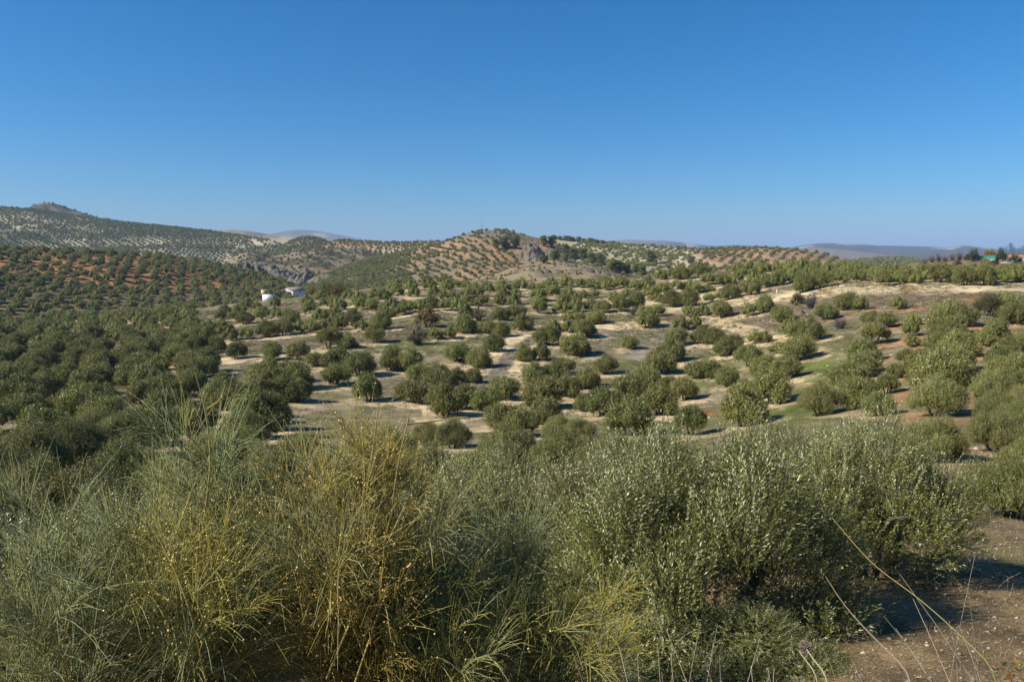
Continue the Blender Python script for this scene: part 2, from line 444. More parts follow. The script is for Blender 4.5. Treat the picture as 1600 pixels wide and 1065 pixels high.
def at_range(u, r, v=560.0):
    az = float(pix(u, v)[0])
    x, y = r * math.sin(az), r * math.cos(az)
    return x, y, float(ground(x, y)[0]), r

# horizon of visibility: largest elevation tangent met on the way to each grid point
ELEV = Z / R2
HIDE = np.maximum.accumulate(ELEV, axis=0)
def seen(x, y, z_top):
    r = np.hypot(x, y)
    i, j, a, b = gidx(np.arctan2(x, y), r)
    return z_top / r > HIDE[np.maximum(i - 1, 0), j] - 1e-4
# ------------------------------------------------------------------ where the olive trees stand
# (column, row of the foot, crown width in picture px) of the trees one can tell apart on the slope
TREES = [
 (617,447,19),(618,455,20),(617,463,22),(640,447,18),(643,456,19),(648,465,20),(667,446,19),(672,455,20),(678,465,21),(696,447,19),(700,456,20),
 (720,450,24),(736,453,24),(752,456,24),(772,457,26),(795,457,28),(815,452,22),(842,456,28),
 (612,496,36),(650,490,38),(674,482,26),(704,487,33),(702,470,28),(742,480,38),(740,466,32),(727,497,24),(795,467,32),(792,478,34),(782,502,28),(806,500,29),
 (842,490,26),(841,470,24),(842,478,22),(877,467,35),(873,452,36),(891,477,33),(887,491,38),(896,505,33),(920,467,26),(922,486,24),(942,490,26),
 (932,508,30),(970,472,36),(936,453,34),(915,451,27),(961,453,34),(983,488,44),(817,517,33),(760,522,29),(784,527,26),(727,522,35),(692,531,38),
 (875,520,38),(912,530,34),(855,541,39),(898,557,40),(771,550,34),(716,567,43),(749,576,39),(628,583,58),(984,546,29),(946,586,40),(832,566,50),(880,586,34),
 (1003,454,30),(1027,466,38),(1034,473,28),(1062,481,44),(1017,497,36),(1067,453,28),(1080,438,44),(1042,438,28),(1120,425,33),(1097,458,28),(1118,473,30),(1157,466,44),
 (1115,446,34),(1140,446,30),(1186,443,28),(1206,449,31),(1176,436,36),(1226,437,28),(1270,455,46),(1250,441,34),(1297,440,30),
 (1162,428,32),(1182,425,32),(1202,427,32),(1224,426,32),(1244,428,32),(1264,429,32),(1284,430,32),
 (1087,496,35),(1075,516,39),(1128,498,33),(1182,493,39),(1222,504,33),(1290,501,31),(1240,526,38),(1268,533,37),(1178,537,24),(1193,537,24),(1246,566,54),(1216,553,25),
 (1097,538,31),(1116,538,31),(1128,558,31),(1143,553,33),(1170,576,44),(1012,513,33),(1056,541,37),(1046,566,44),(1032,586,48),(1086,593,38),(1112,592,37),
 (1202,596,46),(1228,594,44),(1137,603,38),(915,528,32),(908,556,30),(931,505,27),
 (1327,443,29),(1372,443,27),(1391,447,31),(1416,443,28),(1442,443,31),(1466,443,29),(1490,442,30),(1522,448,40),(1548,443,31),(1574,443,34),(1597,443,32),(1350,439,29),(1310,438,28),(1216,447,28),
 (1305,430,29),(1330,431,29),(1354,429,29),(1380,431,29),(1404,430,29),(1430,432,29),(1456,430,29),(1480,431,29),(1506,432,29),(1530,431,29),(1556,432,29),(1582,431,29),(1605,432,29),
 (1322,485,30),(1344,486,28),(1404,485,29),(1290,501,28),(1362,512,34),(1384,514,36),(1365,541,52),(1350,568,54),(1340,596,54),(1322,614,60),
 (1425,511,27),(1422,527,31),(1426,543,28),(1417,572,33),(1400,593,32),(1386,617,39),(1478,512,50),(1502,513,46),(1475,529,58),(1497,561,60),(1468,556,52),(1455,582,58),(1490,583,56),
 (1465,616,88),(1557,528,35),(1538,543,37),(1592,508,56),(1572,492,44),(1592,556,44),(1562,578,48),(1558,602,46),(1584,613,50),(1550,632,58),
 (1462,655,92),(1552,672,66),(1600,640,44),(1345,630,66),(1372,652,52),(1280,652,62),(1205,634,62),(1595,690,70),(1552,710,82),(1578,815,130),(1450,602,66),(1487,606,66),(1480,546,56),(1577,682,60),(1592,592,46),(1577,562,44),(1354,586,52),(1334,642,58),(1458,725,90),(1600,745,60),
 (515,547,39),(543,546,29),(586,537,32),(467,563,38),(491,573,31),(526,576,44),(425,563,28),(715,599,28),(740,599,29),(685,619,55),(562,589,50),(525,603,45),
 (437,599,58),(465,610,50),(440,629,50),(466,630,44),(412,599,40),(408,631,50),(757,644,52),(725,641,50),(790,626,50),(670,604,58),(575,629,52),(645,631,50),(695,654,64),(782,671,60),
 (668,697,46),(707,702,54),(850,608,62),(917,608,41),(888,623,45),(850,641,66),(852,666,56),(815,684,60),(942,652,64),(910,644,31),(985,629,56),(1030,651,58),(1070,627,46),(1045,619,40),(1010,606,46),
 (1052,566,38),(1136,606,35),(1165,632,46),(1193,590,40),(985,684,80),(1080,682,52),(1160,670,76),(905,697,58),(872,692,50),
 (430,528,43),(372,533,37),(475,522,40),(352,526,25),(336,516,28),(322,535,31),(382,508,26),(372,500,24),(422,496,25),(441,498,27),(456,508,27),(495,518,35),(522,518,35),(512,503,36),(542,503,34),(552,511,28),
 (572,486,34),(528,486,25),(513,480,26),(600,472,24),(616,496,32),(622,485,34),(575,516,34),(596,516,32),(370,561,33),(425,554,26),(322,555,45),(304,536,31),
 (405,501,22),(388,483,19),(401,485,17),(352,493,19),(375,491,21),(430,481,17),(480,478,19),(483,491,23),(500,470,18),(545,470,20),(560,478,24),(345,500,18),(585,470,22),(590,487,28),
 (300,512,22),(280,530,26),(255,545,30),(215,560,34),(160,585,40),
]
# trees of the near slope: (column, distance, crown width, height) in metres
NEAR = [(20,33,4.6,3.5),(105,28,4.6,3.4),(-60,27,4.6,3.4),(190,38,4.4,3.4),(255,30,4.5,3.3),(335,29,4.4,3.2),(410,33,4.3,3.2),(470,40,4.3,3.2),
        (30,47,4.5,3.6),(110,52,4.5,3.5),(-40,42,4.5,3.5),(190,56,4.4,3.4),(60,64,4.5,3.5),(160,70,4.3,3.4),(240,62,4.2,3.2),(345,46,4.3,3.2),(300,66,4.2,3.2),(380,58,4.2,3.2),
        (545,34,4.2,3.1),(600,46,4.2,3.1),(660,36,4.2,3.0),(740,30,4.2,3.0),(790,44,4.2,3.0),(880,42,4.0,2.9),(960,40,4.0,2.9)]
# close trees, leaf by leaf: (column, distance, crown width, height, which kind of crown)
CLOSE = [(1095, 9.0, 3.7, 2.8, 0), (1362, 12.2, 2.9, 2.45, 1), (700, 13.5, 4.6, 3.0, 1), (905, 13.8, 4.4, 3.15, 2), (1215, 16.0, 3.6, 2.6, 2),
         (55, 13.0, 4.6, 3.0, 2), (300, 13.5, 4.8, 2.75, 1), (-150, 15.0, 4.6, 3.1, 1), (480, 15.0, 4.5, 2.7, 2), (180, 19.5, 4.5, 3.2, 0), (800, 19.5, 4.3, 3.2, 1), (1010, 20.5, 4.2, 3.3, 0), (1010, 7.2, 2.6, .95, 2), (1180, 7.8, 2.2, .7, 1)]
PLANT = []     # x, y, z, width, height, picture u, v of the foot, class
for (u, v, w) in TREES:
    x, y, z, r = hit(u, v - 0.06 * w, 40 if v < 700 else 17)
    W = max(w * r / FPX * (1.25 if v < 475 else (1.2 if u < 1330 and v < 560 else (1.12 if u < 1330 else .96))), 1.7)
    if r > 330: continue
    def put(x, y, W, H=None):
        z = float(ground(x, y)[0]); uu, vv, _ = proj(x, y, z)
        PLANT.append((x, y, z, W, H * random.uniform(.92, 1.08) if H else W * random.uniform(.68, .84) if W > 3 else W * random.uniform(.76, .92), float(uu), float(vv), 'mid'))
    if W > 5.2:            # two crowns grown together
        d = W * .24; e = random.uniform(-.12, .12) * W
        Hh = min(W * .60, 4.4); put(x - d, y + e, W * random.uniform(.58, .7), Hh); put(x + d, y - e, W * random.uniform(.58, .7), Hh)
    else:
        put(x, y, W)
for (u, r, W, H) in NEAR:
    x, y, z, r = at_range(u, r)
    uu, vv, _ = proj(x, y, z)
    PLANT.append((x, y, z, W, H, float(uu), float(vv), 'near'))
for (u, r, W, H, k) in CLOSE:
    x, y, z, r = at_range(u, r, 800)
    uu, vv, _ = proj(x, y, z)
    PLANT.append((x, y, z, W, H, float(uu), float(vv), 'close%d' % k))
# dense rows of the left-hand valley slope, in the place's own grid
have = np.array([(p[0], p[1]) for p in PLANT])
g = 6.2; ca, sa = math.cos(0.5), math.sin(0.5)
valley = []
for i in range(-70, 71):
    for j in range(-70, 71):
        x0, y0 = i * g * 1.05, j * g * 0.9
        x = x0 * ca - y0 * sa - 90 + random.gauss(0, 1.1); y = x0 * sa + y0 * ca + 150 + random.gauss(0, 1.1)
        r = math.hypot(x, y); az = math.atan2(x, y)
        if not (60 < r < 342) or y < 10: continue
        z = float(ground(x, y)[0]); uu, vv, _ = proj(x, y, z)
        ulim = 300 if vv < 545 else (300 + (vv - 545) * 2.2 if vv < 600 else 420)
        if uu < -90 or uu > ulim or vv > 720: continue
        if np.min(np.hypot(have[:, 0] - x, have[:, 1] - y)) < 3.3: continue
        if 145 < uu < 175 and 605 < vv < 640: continue
        W = random.uniform(3.9, 5.0)
        valley.append((x, y, z, W, W * random.uniform(.74, .86), float(uu), float(vv), 'mid'))
valley.sort(key=lambda p: math.hypot(p[0], p[1]))
seen_u = [p for p in valley if p[5] > -15]
VALLEY_REST = valley[:]
# third and fourth rows behind the crest on the right
CREST = []
for i in range(-60, 60):
    for j in range(-60, 60):
        x0, y0 = i * 4.8, j * 4.6
        x = x0 * .96 - y0 * .28 + 90 + random.gauss(0, .6); y = x0 * .28 + y0 * .96 + 190 + random.gauss(0, .6)
        if not (150 < math.hypot(x, y) < 300): continue
        z = float(ground(x, y)[0]); uu, vv, _ = proj(x, y, z)
        lim = 428 if uu < 1290 else 434
        vt = float(proj(x, y, z + 3.5)[1])
        if vt < (408 if uu > 1290 else (414 if uu > 1150 else 421)): continue
        if uu < 1060 or uu > 1660 or vv > lim or (uu < 1150 and vv < 421) or np.min(np.hypot(have[:, 0] - x, have[:, 1] - y)) < 2.6: continue
        CREST.append((x, y, z, random.uniform(4.0, 5.2), 3.6, float(uu), float(vv), 'mid'))
# the 300 that show largest stay single trees, the rest join the groves
PLANT += [p for p in valley if p[5] > -15]
PLANT.sort(key=lambda p: -(1e6 if p[7] != 'mid' else p[3] / math.hypot(p[0], p[1])))
KEEP = PLANT[:305]; SLOPE_REST = [p for p in PLANT[305:] if p not in valley]
PLANT = KEEP
kept = set((p[0], p[1]) for p in KEEP)
VALLEY_REST = [p for p in valley if (p[0], p[1]) not in kept]
TREE_XY = np.array([(p[0], p[1], p[3]) for p in PLANT + VALLEY_REST + SLOPE_REST + CREST])
print('olives', len(PLANT), 'valley rest', len(VALLEY_REST))

def path_pts(uvs, step=1.0):
    P = [hit(u, v, 6)[:2] for u, v in uvs]
    out = []
    for a, b in zip(P[:-1], P[1:]):
        n = max(2, int(math.hypot(b[0] - a[0], b[1] - a[1]) / step))
        for t in np.linspace(0, 1, n, endpoint=False): out.append((a[0] + (b[0] - a[0]) * t, a[1] + (b[1] - a[1]) * t))
    return out

def near_path(X, Y, mask, pts):
    kd = kdtree.KDTree(len(pts))
    for i, p in enumerate(pts): kd.insert((p[0], p[1], 0), i)
    kd.balance()
    D = np.full(X.shape, 1e9)
    xs = X[mask]; ys = Y[mask]
    D[mask] = [kd.find((a, b, 0))[2] for a, b in zip(xs.tolist(), ys.tolist())]
    return D

# ------------------------------------------------------------------ soil, one tint per ground vertex
U, V, DD = proj(GX, GY, Z)
infr = (DD > 0) & (U > -60) & (U < 1660)
N1 = fbm(GX / 9, GY / 9, 11, 4); N2 = fbm(GX / 3, GY / 3, 12, 3); N3 = fbm(GX / 30, GY / 30, 13, 4); N4 = fbm(GX / .8, GY / .8, 14, 3)
def C(*c): return np.array(c, float)
def lerp(A, B, t): return A + (B - A) * np.asarray(t)[..., None]
orch = (LAY == 0) & (R2 < 420)
DRY = C(.185, .16, .108); TAN = C(.54, .425, .285); GRASS = C(.115, .12, .045); DARK = C(.12, .095, .068); REDT = C(.37, .205, .11)
col = np.empty(Z.shape + (3,)); col[:] = DRY
col = lerp(col, GRASS, smooth(.40, .62, N1) * .75)
col = lerp(col, C(.28, .235, .165), smooth(.50, .60, N2) * .55)
rightside = smooth(1290, 1380, U) * smooth(560, 500, V) + smooth(1300, 1420, U) * smooth(500, 520, V)
rightside = np.clip(rightside, 0, 1) * smooth(760, 680, V)
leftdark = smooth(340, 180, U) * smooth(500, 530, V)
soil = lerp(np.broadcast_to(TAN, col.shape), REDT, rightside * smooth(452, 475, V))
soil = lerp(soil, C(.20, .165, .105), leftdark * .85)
# cleared soil below each tree, drawn out downhill and along the shade side
kd = kdtree.KDTree(len(TREE_XY))
for i, p in enumerate(TREE_XY): kd.insert((p[0] + .5, p[1] - 1.3, 0), i)       # rain washes the soil downhill
kd.balance()
md = orch & (R2 > 28) & infr & (R2 < 345)
dist = np.full(Z.shape, 99.0)
wob = (N2 - .5) * 3.0 + (N1 - .5) * 2.4 + (N4 - .5) * 1.6
xs = (GX)[md]; ys = (GY)[md]
q = [kd.find((a, b, 0)) for a, b in zip(xs.tolist(), ys.tolist())]
dist[md] = [k[2] - TREE_XY[k[1], 2] * .5 for k in q]
ring = smooth(1.35, .75, dist + wob)
crestpale = smooth(500, 470, V) * smooth(560, 640, U) * smooth(1400, 1250, U) * .35 + smooth(455, 440, V) * smooth(1250, 1300, U) * .8
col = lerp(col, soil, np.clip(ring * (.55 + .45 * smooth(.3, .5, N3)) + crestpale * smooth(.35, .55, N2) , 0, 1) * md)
# greener turf
for (u, v, su, sv, a) in [(1275, 580, 40, 26, .95), (985, 570, 45, 9, .8), (1240, 640, 60, 22, .85), (165, 618, 30, 22, 1), (1120, 575, 70, 12, .5), (1190, 655, 60, 15, .6), (640, 540, 60, 12, .55), (700, 510, 60, 9, .5), (1300, 430, 30, 5, .5), (1240, 447, 20, 4, .6), (1080, 600, 90, 10, .6), (820, 505, 40, 8, .4), (960, 500, 60, 6, .4)]:
    g_ = np.exp(-((U - u) / su) ** 2 - ((V - v) / sv) ** 2) * a
    col = lerp(col, C(.115, .14, .04), np.clip(g_ * 1.35 * (.45 + N2), 0, 1) * orch * infr * (1 - .6 * ring))
# tracks and banks
def strip(uvs, width, tint, strength=1.0, region=None, soft=.28, ruts=False):
    global col
    mk = orch & infr & (R2 > 5) & (R2 < 340)
    if region: mk &= (U > region[0]) & (U < region[2]) & (V > region[1]) & (V < region[3])
    D = near_path(GX, GY, mk, path_pts(uvs))
    w = smooth(width * (1 + soft), width * (1 - soft), D + (N2 - .5) * width * .9 + (N4 - .5) * .9)
    if ruts:
        w = np.maximum(smooth(.45, .2, np.abs(D - .8)), 0)
    col = lerp(col, C(*tint), np.clip(w * strength, 0, 1) * mk)
strip([(330, 545), (400, 537), (470, 534), (560, 531), (620, 528)], 3.4, (.17, .125, .09), .9, (280, 500, 660, 570))
strip([(1040, 496), (1120, 485), (1200, 487), (1290, 478), (1400, 470), (1500, 466), (1600, 466), (1640, 466)], 8.5, (.16, .12, .085), .92, (1000, 450, 1660, 520), .35)
strip([(1100, 520), (1150, 512), (1185, 515)], 3.6, (.13, .10, .085), .9, (1080, 495, 1230, 540))
strip([(1210, 510), (1250, 495), (1300, 500)], 4, (.17, .125, .09), .8, (1180, 470, 1340, 530))
strip([(1010, 505), (1090, 503), (1180, 490)], 3.4, (.50, .40, .26), .9, (980, 480, 1240, 530))
strip([(1085, 495), (1160, 512), (1215, 535), (1270, 553)], 2.2, (.48, .38, .24), .9, (1060, 485, 1300, 560))
strip([(1000, 474), (1060, 484), (1130, 472), (1200, 464), (1270, 458), (1340, 449), (1440, 447), (1520, 450), (1640, 450)], 7.0, (.56, .46, .31), .92, (980, 436, 1660, 490), .4)
strip([(1010, 455), (1100, 465)], 5.0, (.50, .41, .275), .6, (980, 436, 1200, 490), .4)
strip([(700, 640), (745, 610), (775, 585), (795, 560), (815, 540), (850, 520), (880, 512), (940, 512), (1000, 505)], 5.0, (.57, .45, .30), .95, (660, 490, 1060, 680))
strip([(700, 640), (745, 610), (775, 585), (795, 560), (815, 540), (850, 520), (880, 512), (940, 515), (1000, 525)], 1.35, (.19, .17, .145), 1.0, (660, 490, 1060, 680), .3)
strip([(990, 560), (1020, 537), (1048, 514), (1100, 500)], 1.6, (.25, .215, .18), .9, (960, 485, 1130, 600))
strip([(1180, 612), (1225, 605), (1300, 597), (1340, 590)], 1.6, (.40, .29, .16), 1, (1150, 570, 1370, 640), ruts=True)
strip([(640, 552), (560, 560), (480, 580)], 2.4, (.50, .39, .27), .7, (440, 530, 680, 610))
strip([(330, 655), (400, 648), (470, 640), (540, 632)], 2.2, (.36, .29, .21), .8, (290, 610, 570, 690))
strip([(180, 692), (240, 685), (300, 690)], 2.2, (.30, .24, .17), .8, (100, 640, 330, 720))
strip([(160, 493), (215, 490), (270, 487), (330, 480), (380, 474)], 3.0, (.30, .20, .13), .8, (100, 462, 420, 510))
strip([(180, 495), (260, 490)], 1.5, (.42, .36, .28), .8, (100, 470, 420, 510))
strip([(1515, 700), (1530, 760), (1525, 800), (1500, 850), (1520, 950), (1500, 1050)], 2.2, (.27, .215, .155), .55, (1350, 640, 1660, 1065))
# rusty weeds
for (u, v, su, sv) in [(1090, 642, 22, 4), (1110, 648, 14, 3), (1250, 628, 10, 3), (1425, 452, 16, 4), (1290, 456, 12, 3), (1515, 468, 10, 3), (1390, 640, 14, 4)]:
    g_ = np.exp(-((U - u) / su) ** 2 - ((V - v) / sv) ** 2)
    col = lerp(col, C(.26, .12, .03), np.clip(g_ * (N4 + .4), 0, 1) * orch * infr)
mot = (.55 + .9 * fbm(GX / 1.3, GY / 1.3, 61, 3)) * (.85 + .3 * fbm(GX / 5, GY / 5, 62, 3))
col = np.where(orch[..., None], col * mot[..., None], col)
# close ground under the eye: dry litter
cl = smooth(26, 15, R2)
litter = lerp(lerp(np.broadcast_to(C(.25, .18, .105), col.shape), C(.38, .30, .195), smooth(.45, .65, N1) * .8), C(.14, .10, .06), smooth(.52, .7, N4))
litter = lerp(litter, C(.15, .15, .05), smooth(.58, .72, N2) * .5)
col = lerp(col, litter, cl)
# hills
F1 = fbm(GX / 70, GY / 70, 21, 4); F2 = fbm(GX / 25, GY / 25, 22, 4); F3 = fbm(GX / 300, GY / 300, 23, 4); F4 = fbm(GX / 900, GY / 900, 24, 5)
def paint(name, A, B, noise, lo, hi):
    m = LAY == HNAME.index(name)
    col[m] = lerp(np.broadcast_to(C(*A), col.shape), C(*B), smooth(lo, hi, noise))[m]
paint('red_hill', (.15, .12, .07), (.32, .165, .085), F1 + smooth(450, 405, V) * .36 - .15, .38, .55)
paint('left_ridge', (.135, .13, .075), (.48, .41, .29), F3 + .25 * (F1 - .5), .47, .56)
paint('rocky_top', (.085, .08, .055), (.20, .18, .145), fbm(GX / 40, GY / 160, 25, 4), .4, .6)
paint('gorge_hill', (.095, .08, .052), (.22, .18, .14), fbm(GX / 14, GY / 14, 29, 4), .42, .6)
paint('round_hill', (.14, .13, .08), (.22, .19, .12), F2, .4, .6)
paint('back_rows', (.36, .21, .13), (.50, .42, .30), F1, .42, .6)
paint('peak_hill', (.22, .175, .12), (.33, .22, .135), F1, .45, .62)
paint('pine_knoll', (.14, .11, .072), (.27, .215, .145), .6 * fbm(GX / 9, GY / 9, 28, 4) + .4 * F2, .42, .58)
paint('row_ridge', (.46, .40, .28), (.34, .225, .15), U / 1600 + .1 * (F1 - .5), 1065 / 1600, 1110 / 1600)
paint('back_shoulder', (.34, .25, .16), (.40, .34, .24), F1, .4, .6)
paint('farm_knoll', (.20, .145, .09), (.29, .21, .13), F2, .4, .6)
paint('wooded_hill', (.06, .075, .035), (.10, .105, .05), F1, .4, .6)
paint('cream_fields', (.40, .34, .24), (.15, .135, .08), F3, .44, .54)
paint('far_brown', (.15, .115, .08), (.30, .25, .18), F3, .52, .6)
for nm in ('far_blue', 'far_middle', 'far_right', 'horizon'):
    paint(nm, (.075, .07, .055), (.20, .15, .115), F4 + .35 * (F3 - .5), .46, .60)
    m = LAY == HNAME.index(nm)
    patch = .75 * smooth(.66, .70, fbm(GX / 420, GY / 420, 31, 3)) * .9
    col[m] = lerp(col, C(.55, .48, .37), patch)[m]
pk = LAY == HNAME.index('peak_hill')
col[pk] = lerp(col, C(.20, .16, .125), smooth(385, 372, V + 14 * (F2 - .5)) * .85)[pk]
col[pk] = lerp(col, C(.40, .235, .125), np.exp(-((U - 790) / 32) ** 2 - ((V - 400) / 11) ** 2) * .9)[pk]
col[pk] = lerp(col, C(.21, .185, .115), smooth(640, 560, U) * .8)[pk]
lrd = LAY == HNAME.index('left_ridge')
col[lrd] = lerp(col, C(.115, .12, .07), smooth(.52, .62, fbm(GX / 200, GY / 200, 77, 3))[..., ] * .8 + 0 * U)[lrd]
col[lrd] = lerp(col, C(.58, .52, .40), np.exp(-((U - 260) / 60) ** 2 - ((V - 382) / 9) ** 2) * .9 + np.exp(-((U - 390) / 50) ** 2 - ((V - 378) / 10) ** 2) * .8)[lrd]
gh = LAY == HNAME.index('gorge_hill')
col[gh] = lerp(col, C(.30, .175, .09), np.exp(-((U - 515) / 25) ** 2 - ((V - 428) / 6) ** 2) * .8)[gh]
ob = (LAY == 0) & (R2 > 420)
col[ob] = C(.17, .14, .09)

idx = np.arange(NR * NA).reshape(NR, NA)
quads = np.stack([idx[:-1, :-1], idx[:-1, 1:], idx[1:, 1:], idx[1:, :-1]], -1).reshape(-1, 4)[:, ::-1]
seam = np.stack([idx[:-1, -1], idx[:-1, 0], idx[1:, 0], idx[1:, -1]], -1)[:, ::-1]
cap = idx[0][None, ::-1][:, ::-1]
verts = np.stack([GX, GY, Z], -1).reshape(-1, 3)
m, nt, out = new_mat('soil')
n = nt.nodes; l = nt.links
at = n.new('ShaderNodeAttribute'); at.attribute_name = 'tint'
geo = n.new('ShaderNodeNewGeometry')
def nnoise(scale, detail=5, rough=.65):
    a = n.new('ShaderNodeTexNoise'); a.inputs['Scale'].default_value = scale; a.inputs['Detail'].default_value = detail
    a.inputs['Roughness'].default_value = rough; l.new(geo.outputs['Position'], a.inputs['Vector']); return a
na = nnoise(0.35); nb = nnoise(5.0, 6, .75); nc = nnoise(45.0, 4, .7)
def mrange(src, a, b, lo=.3, hi=.7):
    r_ = n.new('ShaderNodeMapRange'); r_.inputs[1].default_value = lo; r_.inputs[2].default_value = hi
    r_.inputs[3].default_value = a; r_.inputs[4].default_value = b; l.new(src.outputs[0], r_.inputs[0]); return r_
f1 = mrange(na, .78, 1.2); f2 = mrange(nb, .62, 1.36); f3 = mrange(nc, .45, 1.5)
mu1 = n.new('ShaderNodeMath'); mu1.operation = 'MULTIPLY'; l.new(f1.outputs[0], mu1.inputs[0]); l.new(f2.outputs[0], mu1.inputs[1])
mu2 = n.new('ShaderNodeMath'); mu2.operation = 'MULTIPLY'; l.new(mu1.outputs[0], mu2.inputs[0]); l.new(f3.outputs[0], mu2.inputs[1])
vm = n.new('ShaderNodeVectorMath'); vm.operation = 'SCALE'
l.new(at.outputs['Color'], vm.inputs[0]); l.new(mu2.outputs[0], vm.inputs['Scale'])
bs = n.new('ShaderNodeBsdfPrincipled'); bs.inputs['Roughness'].default_value = .95; bs.inputs['Specular IOR Level'].default_value = .1
bp = n.new('ShaderNodeBump'); bp.inputs['Strength'].default_value = .6; bp.inputs['Distance'].default_value = .06
l.new(nb.outputs[0], bp.inputs['Height']); l.new(bp.outputs[0], bs.inputs['Normal'])
iron = n.new('ShaderNodeMix'); iron.data_type = 'RGBA'; iron.blend_type = 'MULTIPLY'; iron.inputs[0].default_value = 1; iron.inputs[7].default_value = (1.0, .945, .80, 1)   # iron-rich soil
l.new(vm.outputs[0], iron.inputs[6]); l.new(iron.outputs[2], bs.inputs['Base Color']); l.new(bs.outputs[0], out.inputs[0])
M_SOIL = m
me = mesh_np('ground', verts, [np.concatenate([quads, seam])], True, col.reshape(-1, 3), [M_SOIL])
gr = link('ground', me)
tag(gr, 'bare and grassy orchard slopes rolling to hills and far mountains', kind='structure')
# ------------------------------------------------------------------ olive crowns
def rand_dir(k, r_):
    v = r_.normal(size=(k, 3)); return unit(v)

OLIVE_A = np.array([.100, .111, .025]); OLIVE_B = np.array([.220, .216, .062]); OLIVE_S = np.array([.46, .45, .29])
def leaf_tint(k, r_, silver=.14, shade=None):
    t = r_.random((k, 1)); c = OLIVE_A * (1 - t) + OLIVE_B * t
    s = (r_.random((k, 1)) < silver) * r_.uniform(.4, 1.0, (k, 1))
    return c * (1 - s) + OLIVE_S * s

def lobes_for(seed, W, H, nl, low=0.10):
    """overlapping upright leaf masses that make up one crown of width W and height H"""
    r_ = np.random.default_rng(seed)
    L = []
    sq = r_.uniform(.8, 1.0)
    for i in range(nl):
        a = i * 2.4 + r_.uniform(-.6, .6); q = math.sqrt((i + .3) / nl) * r_.uniform(.8, 1.08); d = q * W * .36
        R = W * r_.uniform(.12, .2)
        zt = H * r_.uniform(.74, 1.02) * (1 - .34 * q * q)
        Rz = min(R * r_.uniform(1.2, 1.9), zt * .5); L.append((d * math.cos(a), d * math.sin(a) * sq, zt - Rz, R, Rz))
    m_ = max(5, nl - 3)
    for i in range(m_):                       # skirt reaching towards the ground
        a = i * 2 * math.pi / m_ + r_.uniform(-.35, .35); R = W * r_.uniform(.12, .19)
        d = W * .5 - R * r_.uniform(.85, 1.4)
        L.append((d * math.cos(a), d * math.sin(a) * sq, max(H * (low + r_.uniform(.12, .38)), R * .6), R, R * r_.uniform(.9, 1.4)))
    return np.array(L), r_

def spray_points(L, r_, n, depth=.35, floor=.05):
    w = L[:, 3] ** 2; w = w / w.sum()
    P = []; O = []
    while sum(map(len, P)) < n:
        k = n
        i = r_.choice(len(L), k, p=w)
        d = rand_dir(k, r_); d[:, 2] = np.where((d[:, 2] < -.3) & (r_.random(k) < .7), -d[:, 2], d[:, 2])
        f = 1 - depth * r_.random(k) ** 1.6 + .05 * r_.normal(size=k)
        ax = np.stack([L[i, 3], L[i, 3], L[i, 4]], 1)
        p = L[i, :3] + d * ax * f[:, None]
        q = np.ones(k, bool)
        for j in range(len(L)):
            e = (p - L[j, :3]) / np.array([L[j, 3], L[j, 3], L[j, 4]])
            q &= (np.linalg.norm(e, axis=1) > 1 - depth * .95) | (i == j)
        q &= p[:, 2] > floor
        P.append(p[q]); O.append(unit(d / ax)[q])
    return np.concatenate(P)[:n], np.concatenate(O)[:n]

def sprays(soup, P, O, r_, per, Ls, ll, lw, up=.9, jit=.5, silver=.14, tw=None, tint=None, upright=None):
    """short twigs with leaves in pairs"""
    n = len(P)
    D = unit(O + np.array([0, 0, up]) + jit * r_.normal(size=(n, 3)) * .7)
    Ls_ = Ls * r_.uniform(.65, 1.25, n)
    base = P - D * (Ls_ * .5)[:, None]
    A = unit(np.cross(D, rand_dir(n, r_))); B = np.cross(D, A)
    hue = r_.uniform(.72, 1.28, (n, 1))
    pale = (r_.random((n, 1)) < silver) * r_.uniform(.5, 1.0, (n, 1))
    for j in range(per):
        t = (j + .5) / per
        ph = (j % 2) * math.pi + (j // 2) * 1.57 + r_.uniform(-.5, .5, n)
        S = A * np.cos(ph)[:, None] + B * np.sin(ph)[:, None]
        d = unit(D * r_.uniform(.5, 1.1, n)[:, None] + S * r_.uniform(.45, .9, n)[:, None])
        nn = unit(np.cross(d, np.cross(D, d)) + .9 * O + .45 * r_.normal(size=(n, 3)))
        c = (leaf_tint(n, r_, .06) if tint is None else tint(n, r_)) * hue
        if tint is None: c = c * (1 - pale) + OLIVE_S * r_.uniform(.75, 1.15, (n, 1)) * pale
        leaves(soup, base + D * (Ls_ * t)[:, None], d, nn, ll * r_.uniform(.55, 1.25, n), lw * r_.uniform(.7, 1.25, n), c, .03)
    if tw:
        e = base + D * (Ls_ * .95)[:, None]
        Pn = np.stack([base, (base + e) / 2 + np.array([0, 0, -.01]), e], 1)
        tubes(soup, Pn, np.tile([tw, tw * .8, tw * .4], (n, 1)), np.tile([.17, .15, .10], (n, 1)), 3)

def blob_core(soup, L, f, tint, ico=ICO1):
    for (x, y, z, R, Rz) in L:
        v = ico[0] * np.array([R, R, Rz]) * f + np.array([x, y, z]); v[:, 2] = np.maximum(v[:, 2], .12)
        soup.add(v, tris=ico[1], col=tint)

def olive_crown(name, seed, W, H, nl, n, per, Ls, ll, lw, core=.62, mat=None, silver=.14, depth=.4, tw=None, up=.95, low=.1):
    L, r_ = lobes_for(seed, W, H, nl, low)
    s = Soup()
    P, O = spray_points(L, r_, n, depth)
    sprays(s, P, O, r_, per, Ls, ll, lw, up, silver=silver, tw=tw)
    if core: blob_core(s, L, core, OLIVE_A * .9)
    return s.mesh(name, [mat or M_OLIVE])

